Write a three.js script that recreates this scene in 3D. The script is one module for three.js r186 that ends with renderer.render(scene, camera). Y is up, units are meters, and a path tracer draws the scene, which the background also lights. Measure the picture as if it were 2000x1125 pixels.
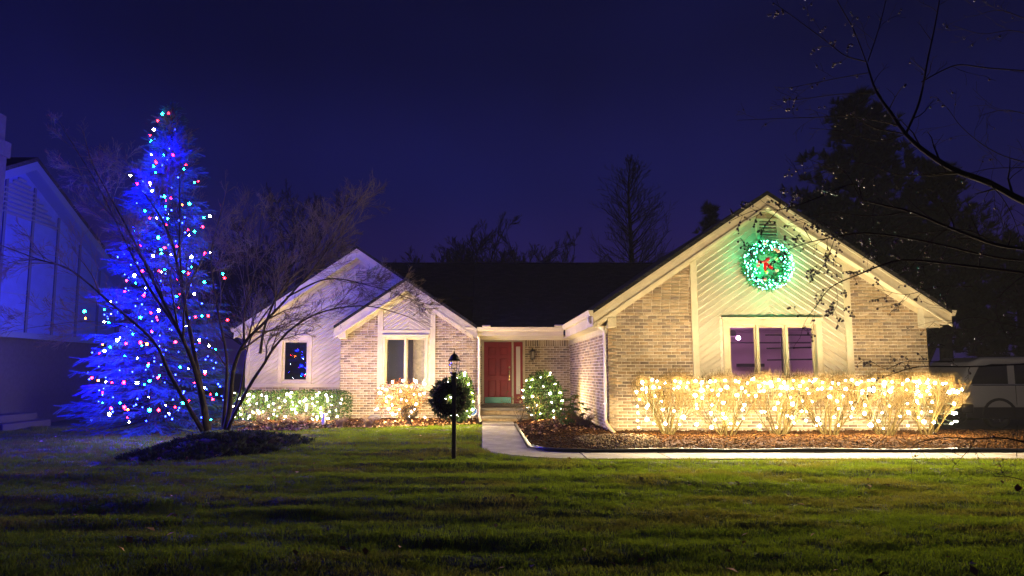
import * as THREE from 'three';
import { mergeGeometries } from 'three/addons/utils/BufferGeometryUtils.js';
import { RoundedBoxGeometry } from 'three/addons/geometries/RoundedBoxGeometry.js';

// ---------------------------------------------------------------- camera, sky, exposure
const scene = new THREE.Scene();
const PITCH = Math.atan(0.107), FPX = 1333, PX = 942, PY = 584, EYE = 1.55;
const camera = new THREE.PerspectiveCamera(2 * Math.atan(562.5 / FPX) * 180 / Math.PI, 2000 / 1125, 0.1, 900);
camera.position.set(0, EYE, 0);
camera.rotation.set(PITCH, 0, 0);
camera.setViewOffset(2000, 1125, 1000 - PX, 562.5 - PY, 2000, 1125);
camera.updateProjectionMatrix();

const renderer = new THREE.WebGLRenderer({ antialias: true });
renderer.toneMapping = THREE.LinearToneMapping;
renderer.toneMappingExposure = 1;
renderer.shadowMap.enabled = true;

const skyFbm = (x, y) => { const h = (i, j) => { const q = Math.sin(i * 127.1 + j * 311.7) * 43758.5453; return q - Math.floor(q); }; let s = 0, am = .5; for (let k = 0; k < 4; k++) { const i = Math.floor(x), j = Math.floor(y), u = (x - i) ** 2 * (3 - 2 * (x - i)), v = (y - j) ** 2 * (3 - 2 * (y - j)); s += am * ((h(i, j) * (1 - u) + h(i + 1, j) * u) * (1 - v) + (h(i, j + 1) * (1 - u) + h(i + 1, j + 1) * u) * v); am /= 2; x *= 2.1; y *= 2.1; } return s / .94; };
{ // night sky: deep blue overhead, a little violet near the horizon
  const W = 512, H = 256, d = new Float32Array(W * H * 4);
  const stops = [[-90, .003, .0025, .010], [0, .0175, .0090, .064], [8, .0125, .0075, .064], [16, .0052, .0056, .056], [26, .0026, .0031, .030], [40, .0019, .0018, .0145], [90, .0015, .0013, .009]];
  for (let r = 0; r < H; r++) {
    const el = ((r + .5) / H - .5) * 180;
    let k = 0; while (k < stops.length - 2 && el > stops[k + 1][0]) k++;
    const a = stops[k], b = stops[k + 1], t = Math.min(1, Math.max(0, (el - a[0]) / (b[0] - a[0]))), s = t * t * (3 - 2 * t);
    for (let c = 0; c < W; c++) {
      const az = c / W * Math.PI * 2;
      const cx = Math.cos(az) * 3.2, cz = Math.sin(az) * 3.2, w = .66 + .72 * skyFbm(cx + 9, el * .06 + cz), hz = 1 + .25 * (skyFbm(cx * 1.7, cz * 1.7 + el * .1 + 4) - .5);
      const i = (r * W + c) * 4;
      for (let n = 0; n < 3; n++) d[i + n] = (a[n + 1] + (b[n + 1] - a[n + 1]) * s) * w * (n === 0 ? hz : 1);
      d[i + 3] = 1;
    }
  }
  const sky = new THREE.DataTexture(d, W, H, THREE.RGBAFormat, THREE.FloatType);
  sky.mapping = THREE.EquirectangularReflectionMapping; sky.magFilter = sky.minFilter = THREE.LinearFilter; sky.needsUpdate = true;
  scene.background = sky; scene.environment = sky;
}
// a faint hazy moon behind the camera's left shoulder
const moon = new THREE.DirectionalLight(new THREE.Color(1, .93, .82), .022);
moon.position.set(-6, 14, 10); moon.target.position.set(0, 0, -16); moon.shadow.radius = 20; moon.castShadow = true;
moon.shadow.camera.left = moon.shadow.camera.bottom = -30; moon.shadow.camera.right = moon.shadow.camera.top = 30; moon.shadow.camera.far = 90;
scene.add(moon, moon.target);
const FOG = 0.0006;
if (FOG > 0) scene.fog = new THREE.FogExp2(new THREE.Color(.9, .9, 1), FOG);

// ---------------------------------------------------------------- helpers
function rng(seed) { let s = seed >>> 0; return () => { s = (s + 0x6d2b79f5) | 0; let t = Math.imul(s ^ (s >>> 15), 1 | s); t = (t + Math.imul(t ^ (t >>> 7), 61 | t)) ^ t; return ((t ^ (t >>> 14)) >>> 0) / 4294967296; }; }
const V = (x, y, z) => new THREE.Vector3(x, y, z);
const cT = Math.cos(PITCH), sT = Math.sin(PITCH), lerp = THREE.MathUtils.lerp, clamp = THREE.MathUtils.clamp, smooth = THREE.MathUtils.smoothstep;
function at(u, v, D) { const xc = (u - PX) / FPX, yc = (PY - v) / FPX, k = D / (cT - yc * sT); return V(xc * k, EYE + (yc * cT + sT) * k, -D); }
const used = {};
function numbered(n) { const k = used[n] = (used[n] ?? -1) + 1; return k ? `${n}_${String(k).padStart(3, '0')}` : n; }
function tag(o, label, category, group, kind) { if (label) o.userData.label = label; if (category) o.userData.category = category; if (group) o.userData.group = group; if (kind) o.userData.kind = kind; return o; }
function thing(name, label, category, pos = [0, 0, 0], group) { const o = new THREE.Group(); o.name = numbered(name); o.position.set(...pos); scene.add(o); return tag(o, label, category, group); }
function part(name, geo, mat, parent, label) { const m = new THREE.Mesh(geo, mat); m.name = name; m.castShadow = m.receiveShadow = true; if (parent) parent.add(m); if (label) m.userData.label = label; return m; }
function top(name, geo, mat, label, category, group, kind) { const m = part(numbered(name), geo, mat, scene); return tag(m, label, category, group, kind); }
function structure(name, geo, mat) { const m = part(numbered(name), geo, mat, scene); m.userData.kind = 'structure'; return m; }

// value noise
const PERM = (() => { const r = rng(77), p = []; for (let i = 0; i < 512; i++) p.push(r()); return p; })();
const h2 = (i, j) => PERM[((i * 73 + j * 179) % 509 + 509) % 509];
function vnoise(x, y) { const i = Math.floor(x), j = Math.floor(y), a = x - i, b = y - j, u = a * a * (3 - 2 * a), w = b * b * (3 - 2 * b); return lerp(lerp(h2(i, j), h2(i + 1, j), u), lerp(h2(i, j + 1), h2(i + 1, j + 1), u), w); }
function fbm(x, y, o = 4) { let s = 0, a = .5, t = 0; for (let k = 0; k < o; k++) { s += a * vnoise(x, y); t += a; a *= .5; x = x * 2.03 + 17.1; y = y * 2.03 + 5.3; } return s / t; }
// tileable fbm over period n
function tnoise(x, y, n) { const w = (i) => ((i % n) + n) % n, i = Math.floor(x), j = Math.floor(y), a = x - i, b = y - j, u = a * a * (3 - 2 * a), v = b * b * (3 - 2 * b); return lerp(lerp(h2(w(i), w(j)), h2(w(i + 1), w(j)), u), lerp(h2(w(i), w(j + 1)), h2(w(i + 1), w(j + 1)), u), v); }
function tfbm(u, v, n, o = 4) { let s = 0, a = .5, t = 0; for (let k = 0; k < o; k++) { s += a * tnoise(u * n, v * n, n); t += a; a *= .5; n *= 2; } return s / t; }
function tex(size, fn, srgb = true, rep = 1) {
  const d = new Uint8Array(size * size * 4);
  for (let y = 0; y < size; y++) for (let x = 0; x < size; x++) { const c = fn(x / size, y / size), i = (y * size + x) * 4; for (let k = 0; k < 3; k++) d[i + k] = clamp(Math.round((Array.isArray(c) ? c[k] : c) * 255), 0, 255); d[i + 3] = 255; }
  const t = new THREE.DataTexture(d, size, size); t.wrapS = t.wrapT = THREE.RepeatWrapping; t.magFilter = THREE.LinearFilter; t.repeat.set(rep, rep); if (srgb) t.colorSpace = THREE.SRGBColorSpace; t.needsUpdate = true; return t;
}
const std = (r, g, b, o = {}) => { const m = new THREE.MeshStandardMaterial({ roughness: .8, side: THREE.DoubleSide, ...o }); m.color.setRGB(r, g, b); return m; };
const matte = (r, g, b, o = {}) => { const m = new THREE.MeshPhysicalMaterial({ roughness: .95, side: THREE.DoubleSide, specularIntensity: .12, ...o }); m.color.setRGB(r, g, b); return m; };
const lin = (c) => c.map((x) => Math.pow(x, 1 / 2.2));

class MB { // mesh builder: polygons with metre uv, tubes with smooth normals
  constructor() { this.p = []; this.n = []; this.u = []; this.c = null; }
  tri(a, b, c, na, nb, nc, ua, ub, uc) { this.p.push(...a, ...b, ...c); this.n.push(...na, ...nb, ...nc); this.u.push(...ua, ...ub, ...uc); }
  poly(pts, uvs) { // planar convex polygon, points as arrays
    const a = pts[0], b = pts[1], c = pts[pts.length - 1];
    const x1 = b[0] - a[0], y1 = b[1] - a[1], z1 = b[2] - a[2], x2 = c[0] - a[0], y2 = c[1] - a[1], z2 = c[2] - a[2];
    let n = [y1 * z2 - z1 * y2, z1 * x2 - x1 * z2, x1 * y2 - y1 * x2]; const l = Math.hypot(...n) || 1; n = n.map((q) => q / l);
    const ax = Math.abs(n[0]), ay = Math.abs(n[1]), az = Math.abs(n[2]);
    const uv = uvs ?? pts.map((q) => az >= ax && az >= ay ? [q[0], q[1]] : ax >= ay ? [q[2], q[1]] : [q[0], q[2]]);
    for (let i = 1; i < pts.length - 1; i++) this.tri(pts[0], pts[i], pts[i + 1], n, n, n, uv[0], uv[i], uv[i + 1]);
    return this;
  }
  box(x0, x1, y0, y1, z0, z1) {
    const q = (a, b, c, d) => this.poly([a, b, c, d]);
    q([x0, y0, z1], [x1, y0, z1], [x1, y1, z1], [x0, y1, z1]); q([x1, y0, z0], [x0, y0, z0], [x0, y1, z0], [x1, y1, z0]);
    q([x0, y0, z0], [x0, y0, z1], [x0, y1, z1], [x0, y1, z0]); q([x1, y0, z1], [x1, y0, z0], [x1, y1, z0], [x1, y1, z1]);
    q([x0, y1, z1], [x1, y1, z1], [x1, y1, z0], [x0, y1, z0]); q([x0, y0, z0], [x1, y0, z0], [x1, y0, z1], [x0, y0, z1]);
    return this;
  }
  prism(poly, w0, w1, map) { // convex polygon (counter-clockwise) extruded from w0 to w1; map(a,b,w) -> [x,y,z]
    const A = poly.map(([a, b]) => map(a, b, w1)), B = poly.map(([a, b]) => map(a, b, w0));
    this.poly(A); this.poly([...B].reverse());
    for (let i = 0; i < poly.length; i++) { const j = (i + 1) % poly.length; this.poly([B[i], B[j], A[j], A[i]]); }
    return this;
  }
  tube(pts, radii, sides = 5, cap = false) {
    let pn = null; const rings = [];
    for (let i = 0; i < pts.length; i++) {
      const t = V().subVectors(pts[Math.min(i + 1, pts.length - 1)], pts[Math.max(i - 1, 0)]).normalize();
      let nn = pn ? pn.clone().addScaledVector(t, -pn.dot(t)) : V(Math.abs(t.y) < .9 ? 0 : 1, Math.abs(t.y) < .9 ? 1 : 0, 0).cross(t);
      if (nn.lengthSq() < 1e-9) nn = V(1, 0, 0).cross(t); nn.normalize(); pn = nn;
      const bb = V().crossVectors(t, nn), r = Array.isArray(radii) ? radii[i] : radii, ring = [];
      for (let k = 0; k < sides; k++) { const a = k / sides * Math.PI * 2, d = V().addScaledVector(nn, Math.cos(a)).addScaledVector(bb, Math.sin(a)); ring.push([pts[i].clone().addScaledVector(d, r), d]); }
      rings.push(ring);
    }
    let L = 0;
    for (let i = 0; i < rings.length - 1; i++) {
      const l2 = L + pts[i].distanceTo(pts[i + 1]);
      for (let k = 0; k < sides; k++) {
        const k2 = (k + 1) % sides, a = rings[i][k], b = rings[i][k2], c = rings[i + 1][k2], d = rings[i + 1][k], u0 = k / sides * .3, u1 = (k + 1) / sides * .3;
        const ar = (q) => [q.x, q.y, q.z];
        this.tri(ar(a[0]), ar(b[0]), ar(c[0]), ar(a[1]), ar(b[1]), ar(c[1]), [u0, L], [u1, L], [u1, l2]);
        this.tri(ar(a[0]), ar(c[0]), ar(d[0]), ar(a[1]), ar(c[1]), ar(d[1]), [u0, L], [u1, l2], [u0, l2]);
      }
      L = l2;
    }
    if (cap) for (const [ring, s] of [[rings[0], -1], [rings[rings.length - 1], 1]]) { const q = ring.map((e) => [e[0].x, e[0].y, e[0].z]); this.poly(s > 0 ? q : q.reverse()); }
    return this;
  }
  lathe(pts, cx, cz, sides = 16) { // [r,y] rings round a vertical axis, smooth-ish
    for (let i = 0; i < pts.length - 1; i++) for (let k = 0; k < sides; k++) {
      const a0 = k / sides * Math.PI * 2, a1 = (k + 1) / sides * Math.PI * 2, [r0, y0] = pts[i], [r1, y1] = pts[i + 1];
      const q = [[cx + r0 * Math.cos(a0), y0, cz + r0 * Math.sin(a0)], [cx + r1 * Math.cos(a0), y1, cz + r1 * Math.sin(a0)], [cx + r1 * Math.cos(a1), y1, cz + r1 * Math.sin(a1)], [cx + r0 * Math.cos(a1), y0, cz + r0 * Math.sin(a1)]];
      if (r0 < 1e-5) this.poly([q[0], q[1], q[2]]); else if (r1 < 1e-5) this.poly([q[0], q[1], q[3]]); else this.poly(q);
    }
    return this;
  }
  geo() {
    const g = new THREE.BufferGeometry();
    g.setAttribute('position', new THREE.BufferAttribute(new Float32Array(this.p), 3)); g.setAttribute('normal', new THREE.BufferAttribute(new Float32Array(this.n), 3)); g.setAttribute('uv', new THREE.BufferAttribute(new Float32Array(this.u), 2));
    return g;
  }
  build(name, mat, parent, label) { return part(name, this.geo(), mat, parent, label); }
}
const boxGeo = (x0, x1, y0, y1, z0, z1, r = .008) => { const g = new RoundedBoxGeometry(x1 - x0, y1 - y0, z1 - z0, 1, Math.min(r, (x1 - x0) / 2.1, (y1 - y0) / 2.1, (z1 - z0) / 2.1)); g.translate((x0 + x1) / 2, (y0 + y1) / 2, (z0 + z1) / 2); return g; };
function clipPoly(poly, half) { // half-planes [a,b,c] keep a*x+b*y+c >= 0
  for (const [a, b, c] of half) {
    const out = [];
    for (let i = 0; i < poly.length; i++) {
      const P = poly[i], Q = poly[(i + 1) % poly.length], dp = a * P[0] + b * P[1] + c, dq = a * Q[0] + b * Q[1] + c;
      if (dp >= 0) out.push(P);
      if ((dp >= 0) !== (dq >= 0)) { const t = dp / (dp - dq); out.push([P[0] + (Q[0] - P[0]) * t, P[1] + (Q[1] - P[1]) * t]); }
    }
    poly = out; if (poly.length < 3) return [];
  }
  return poly;
}
const area = (p) => { let s = 0; for (let i = 0; i < p.length; i++) { const q = p[(i + 1) % p.length]; s += p[i][0] * q[1] - q[0] * p[i][1]; } return s / 2; };
function wallGeo(outline, holes, thick) { // outline in x,y; front at z=0, back at -thick
  const s = new THREE.Shape(outline.map(([x, y]) => new THREE.Vector2(x, y)));
  for (const [x0, x1, y0, y1] of holes) s.holes.push(new THREE.Path([[x0, y0], [x0, y1], [x1, y1], [x1, y0]].map(([x, y]) => new THREE.Vector2(x, y))));
  const g = new THREE.ExtrudeGeometry(s, { depth: thick, bevelEnabled: false }); g.translate(0, 0, -thick); return g;
}
function inst(name, geo, mat, mats4, colors, parent, label) {
  const m = new THREE.InstancedMesh(geo, mat, mats4.length); m.name = name; m.castShadow = m.receiveShadow = true;
  for (let i = 0; i < mats4.length; i++) { m.setMatrixAt(i, mats4[i]); if (colors) m.setColorAt(i, colors[i]); }
  (parent ?? scene).add(m); m.userData.kind = 'stuff'; if (label) m.userData.label = label; return m;
}
const trs = (pos, rot, s) => new THREE.Matrix4().compose(pos, rot instanceof THREE.Quaternion ? rot : new THREE.Quaternion().setFromEuler(new THREE.Euler(...rot)), typeof s === 'number' ? V(s, s, s) : s);
const UPV = V(0, 1, 0);
const aim = (d, from = UPV) => new THREE.Quaternion().setFromUnitVectors(from, d.clone().normalize());

// ---------------------------------------------------------------- materials
const paintTex = tex(256, (u, v) => { const n = tfbm(u, v, 6, 4), w = tfbm(u + .3, v * 1, 24, 3); return .82 + .14 * n + .05 * w; });
const grainTex = tex(256, (u, v) => { const n = tfbm(u, v, 16, 4), s = tnoise(u * 96, v * 96, 96); return .72 + .3 * n - (s > .86 ? .18 : 0); });
const grainBump = tex(256, (u, v) => tfbm(u, v, 24, 4), false);
const cream = std(.55, .475, .325, { map: paintTex, roughness: .55, bumpMap: grainBump, bumpScale: .0012 });
const sidingMats = [1, .95, .9, .97].map((k) => matte(.55 * k, .485 * k, .365 * k, { map: paintTex, roughness: .62, specularIntensity: .4, bumpMap: grainBump, bumpScale: .002 }));
const brickMats = [[.42, .315, .195], [.375, .28, .175], [.30, .22, .145], [.47, .365, .245], [.225, .17, .125], [.40, .28, .16], [.36, .29, .21]].map(([r, g, b]) => matte(r, g, b, { map: grainTex, specularIntensity: .25, roughness: .9, bumpMap: grainBump, bumpScale: .003 }));
const mortar = matte(.78, .69, .56, { map: grainTex, roughness: .95, bumpMap: grainBump, bumpScale: .004 });
const shingleTex = tex(512, (u, v) => {
  const row = Math.floor(v * 16), x = u * 8 + (row % 2) * .5 + h2(row, 3) * .3, fx = x - Math.floor(x), fy = v * 16 - row;
  const tone = .72 + .34 * h2(Math.floor(x) % 8, row), gap = fx < .03 || fy < .09 ? .45 : 1;
  return tone * gap * (.78 + .36 * tfbm(u, v, 64, 2)) * .7;
});
const shingle = matte(.055, .052, .052, { map: shingleTex, roughness: .95, bumpMap: shingleTex, bumpScale: .012 });
shingleTex.repeat.set(.5, .5);
const darkMetal = std(.02, .02, .022, { roughness: .45, metalness: .6 });
const brass = std(.75, .55, .25, { roughness: .25, metalness: 1 });
const doorRed = std(.27, .008, .011, { roughness: .42, map: paintTex });
const concrete = std(.27, .24, .205, { map: tex(256, (u, v) => { const n = tfbm(u, v, 5, 5), s = tnoise(u * 128, v * 128, 128); return .66 + .34 * n - (s > .9 ? .12 : 0); }), roughness: .92, bumpMap: grainBump, bumpScale: .004 });
const glass = new THREE.MeshPhysicalMaterial({ color: 0xffffff, roughness: .02, transmission: 1, thickness: 0, ior: 1.95 });
const barkTex = tex(256, (u, v) => { const n = tfbm(u * 1, v, 8, 4), s = tnoise(u * 32, v * 8, 32 * 1); return .55 + .35 * n + .2 * s * n; });
const barkBare = matte(.13, .105, .085, { map: barkTex, roughness: .9 });
const barkDark = matte(.06, .048, .042, { map: barkTex, roughness: .95 });
const twigTan = matte(.072, .048, .017);
const wireGreen = std(.012, .03, .015, { roughness: .6 });
// ---------------------------------------------------------------- ground
const moundAt = (x, z) => { const dx = x + 5.25, dz = z + 14.3, a = -.32, X = dx * Math.cos(a) - dz * Math.sin(a), Z = dx * Math.sin(a) + dz * Math.cos(a); return 1 - Math.sqrt((X / 1.32) ** 2 + (Z / 2.3) ** 2) + .22 * (fbm(x * 1.3 + 4, z * 1.3, 3) - .5); };
const bedFront = (x) => x < 1.85 ? -14.2 + Math.sqrt(Math.max(0, .81 - (x - 1.85) ** 2)) : -13.3;
const inBedRight = (x, z) => x > .95 && z < bedFront(x) && z > (x < 2.94 ? -21.4 : -16.6);
const leftBedFront = (x) => (x > -3.4 ? lerp(-18.8, -20.4, clamp((x + 3.4) / 3.2, 0, 1)) : x > -5 ? lerp(-18.1, -18.8, (x + 5) / 1.6) : -18.1 + .12 * (x + 5)) + .35 * (fbm(x * 1.4, 3.3, 3) - .5);
const inPath = (x, z) => (x > -.02 && x < .93 && z < -14 && z > -21.5) || pathCurve(x, z);
function pathCurve(x, z) { // the bend into the strip along the bed
  if (z <= -14 && x < .93) return false;
  if (z < -14.2 && x > .95) return false;
  const cx = 1.85, cz = -14.2, r = Math.hypot(x - cx, z - cz);
  if (x < cx) return z > cz - .3 && r > .86 && r < 1.84;
  return z > -13.36 && z < -12.36;
}
function gh(x, z) {
  const near = smooth(-z, 2, 5), s = .12 * (fbm(x * .5 + 3, z * 1.9, 3) - .5) + .12 * (fbm(x * .2, z * .7 + 9, 3) - .5) + .03 * (fbm(x * 2.0, z * 5.1, 2) - .5);
  const nearPath = x > -.6 && z < -12 ? smooth(Math.max(-.02 - x, z < -14.2 || x < 1.85 ? Math.hypot(x - 1.85, z + 14.2) - 1.84 : z + 12.36), 0, .7) : 1;
  return near * s * clamp(nearPath, 0, 1);
}
const grassGroundTex = tex(512, (u, v) => { const n = tfbm(u, v, 8, 5), m = tfbm(u + .37, v + .11, 64, 3); return lin([.062 + .05 * n * m, .075 + .075 * n * m, .02 + .018 * m]); });
const groundMat = matte(.75, .75, .75, { map: grassGroundTex, roughness: .95, bumpMap: grainBump, bumpScale: .03 });
{
  const xs = [], zs = [];
  for (let x = -300; x < -40; x += 26) xs.push(x); for (let x = -40; x < -16; x += 1.2) xs.push(x); for (let x = -16; x < 16; x += .16) xs.push(x); for (let x = 16; x < 40; x += 1.2) xs.push(x); for (let x = 40; x <= 300; x += 26) xs.push(x);
  for (let z = 120; z > 0; z -= 15) zs.push(z); for (let z = 0; z > -4; z -= .4) zs.push(z); for (let z = -4; z > -24; z -= .08) zs.push(z); for (let z = -24; z > -60; z -= 2) zs.push(z); for (let z = -60; z >= -600; z -= 30) zs.push(z);
  const p = [], u = [], ix = [], W = xs.length;
  for (const z of zs) for (const x of xs) { p.push(x, gh(x, z) - .03 * ((x > -.02 && inPath(x, z)) || inBedRight(x, z) ? 1 : 0), z); u.push(x / 1.3, z / 1.3); }
  for (let j = 0; j < zs.length - 1; j++) for (let i = 0; i < W - 1; i++) { const a = j * W + i; ix.push(a, a + 1, a + W, a + 1, a + W + 1, a + W); }
  const g = new THREE.BufferGeometry(); g.setAttribute('position', new THREE.BufferAttribute(new Float32Array(p), 3)); g.setAttribute('uv', new THREE.BufferAttribute(new Float32Array(u), 2)); g.setIndex(ix); g.computeVertexNormals();
  structure('lawn', g, groundMat);
}
{ // grass
  const R = rng(5), clump = (seed, n, h, w, rad) => {
    const r = rng(seed), m = new MB();
    for (let i = 0; i < n; i++) {
      const a = r() * 6.283, d = Math.sqrt(r()) * rad, x = Math.cos(a) * d, z = Math.sin(a) * d, f = r() * 6.283, hh = h * (.55 + .6 * r()), lean = (.2 + .7 * r()) * hh, la = r() * 6.283, cx = Math.cos(f) * w, cz = Math.sin(f) * w;
      const mx = x + Math.cos(la) * lean * .35, mz = z + Math.sin(la) * lean * .35, tx = x + Math.cos(la) * lean, tz = z + Math.sin(la) * lean;
      m.poly([[x - cx, -.01, z - cz], [x + cx, -.01, z + cz], [mx + cx * .7, hh * .6, mz + cz * .7], [mx - cx * .7, hh * .6, mz - cz * .7]]);
      m.poly([[mx - cx * .7, hh * .6, mz - cz * .7], [mx + cx * .7, hh * .6, mz + cz * .7], [tx, hh, tz]]);
    }
    return m.geo();
  };
  const grassMat = new THREE.MeshPhysicalMaterial({ color: 0xffffff, roughness: 1, side: THREE.DoubleSide, transmission: .62, thickness: 0, specularIntensity: .08 });
  const variants = [clump(1, 17, .042, .0028, .085), clump(2, 17, .036, .0028, .09), clump(3, 18, .047, .003, .085)], lists = variants.map(() => [[], []]);
  const grassAt = (x, z, s) => {
    if (inPath(x, z) || inBedRight(x, z) || moundAt(x, z) > .03 || (x < 0 && z < leftBedFront(x)) || (x > -.1 && x < 1 && z < -14)) return;
    if (x > 12.5 && z < -16.2) return;
    const k = Math.floor(R() * 3), dry = fbm(x * .9 + 7, z * 2.2, 4), b = .75 + .5 * R(), d = smooth(dry, .46, .74) * (.5 + .5 * R());
    lists[k][0].push(trs(V(x, gh(x, z), z), [0, R() * 6.28, 0], V(s, s * (.65 + .7 * fbm(x * .9, z * 2.6, 3)), s)));
    lists[k][1].push(new THREE.Color().setRGB(lerp(.112, .14, d) * b, lerp(.158, .122, d) * b, lerp(.008, .018, d) * b));
  };
  for (const [z0, z1, per] of [[-4.4, -7, 330], [-7, -10, 230], [-10, -14, 150], [-14, -21.5, 70]]) {
    const hw = (z) => [-.74 * -z - .6, .83 * -z + .6], A = Math.abs(z1 - z0) * (hw((z0 + z1) / 2)[1] - hw((z0 + z1) / 2)[0]), n = Math.round(A * per);
    for (let i = 0; i < n; i++) { const z = lerp(z0, z1, R()), [a, b] = hw(z); grassAt(lerp(a, b, R()), z, per < 100 ? 1.35 : per < 200 ? 1.1 : .95); }
  }
  const g = tag(new THREE.Group(), 'short green and yellowed lawn grass in front of the house', 'grass', null, 'stuff'); g.name = 'grass'; scene.add(g);
  variants.forEach((v, k) => inst('grass_blades', v, grassMat, lists[k][0], lists[k][1], g));
}
{ // walkway of separate slabs
  const slabs = thing('walkway', 'pale concrete path from the front steps curving along the garden bed', 'path'); slabs.userData.kind = 'structure'; delete slabs.userData.category; delete slabs.userData.label;
  const y0 = -.08, y1 = .022;
  for (const [za, zb] of [[-14.01, -15.2], [-15.22, -16.6], [-16.62, -18.2], [-18.22, -19.9], [-19.92, -21.15]]) part('slab', boxGeo(0, .93, y0, y1 + (za < -19.9 ? .03 : 0), zb, za, .012), concrete, slabs);
  const m = new MB(), N = 14, cx = 1.85, cz = -14.2, arc = (a, r) => [cx - r * Math.cos(a), cz + r * Math.sin(a)];
  for (let i = 0; i < N; i++) {
    const a0 = lerp(.11, Math.PI / 2, i / N), a1 = lerp(.11, Math.PI / 2, (i + 1) / N), q = [arc(a0, .88), arc(a0, 1.83), arc(a1, 1.83), arc(a1, .88)];
    m.poly(q.map(([x, z]) => [x, y1, z])); m.poly([[q[1][0], y0, q[1][1]], [q[2][0], y0, q[2][1]], [q[2][0], y1, q[2][1]], [q[1][0], y1, q[1][1]]]);
  }
  m.build('slab', concrete, slabs);
  for (let x = 1.87; x < 15; x += 1.5) part('slab', boxGeo(x, x + 1.485, y0, y1, -13.33, -12.37, .012), concrete, slabs);
}
const mulchTex = tex(512, (u, v) => { const n = tfbm(u, v, 16, 4), s = tnoise(u * 90, v * 90, 90), k = .5 * n + .5 * s; return lin([.008 + .038 * k * k, .003 + .013 * k * k, .001 + .004 * k * k]); });
const mulchMat = matte(1, 1, 1, { map: mulchTex, roughness: .95, bumpMap: grainBump, bumpScale: .05 });
const bedY = (x, z) => { const f = x < 2.94 ? Math.min(x - .95, bedFront(x) - z) : -13.3 - z; return .03 + .16 * smooth(f, 0, 1.3) + .035 * (fbm(x * 2, z * 2, 3) - .5) + .02 * (fbm(x * 9, z * 9, 2) - .5); };
const leftBedY = (x, z) => .02 + .1 * smooth(leftBedFront(x) - z, 0, .8) + .04 * (fbm(x * 3, z * 3, 3) - .5);
function bedGeo(xa, xb, dx, zf, zb, yf, n) {
  const p = [], u = [], ix = []; let W = 0;
  for (let x = xa; x <= xb + 1e-6; x += dx, W++) for (let j = 0; j <= n; j++) { const z = lerp(zf(x), zb(x), j / n); p.push(x, yf(x, z), z); u.push(x / 1.1, z / 1.1); }
  for (let i = 0; i < W - 1; i++) for (let j = 0; j < n; j++) { const a = i * (n + 1) + j, b = a + n + 1; ix.push(a, b, a + 1, b, b + 1, a + 1); }
  const g = new THREE.BufferGeometry(); g.setAttribute('position', new THREE.BufferAttribute(new Float32Array(p), 3)); g.setAttribute('uv', new THREE.BufferAttribute(new Float32Array(u), 2)); g.setIndex(ix); g.computeVertexNormals(); return g;
}
structure('garden_bed', mergeGeometries([bedGeo(.96, 2.94, .06, bedFront, () => -21.4, bedY, 110), bedGeo(2.94, 16.5, .08, bedFront, (x) => x < 10.5 ? -16.02 : -16.7, bedY, 42)]), mulchMat);
structure('garden_bed', bedGeo(-9, -.06, .07, leftBedFront, (x) => x < -4.41 ? -22.02 : -21.35, leftBedY, 40), mulchMat);
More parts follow.
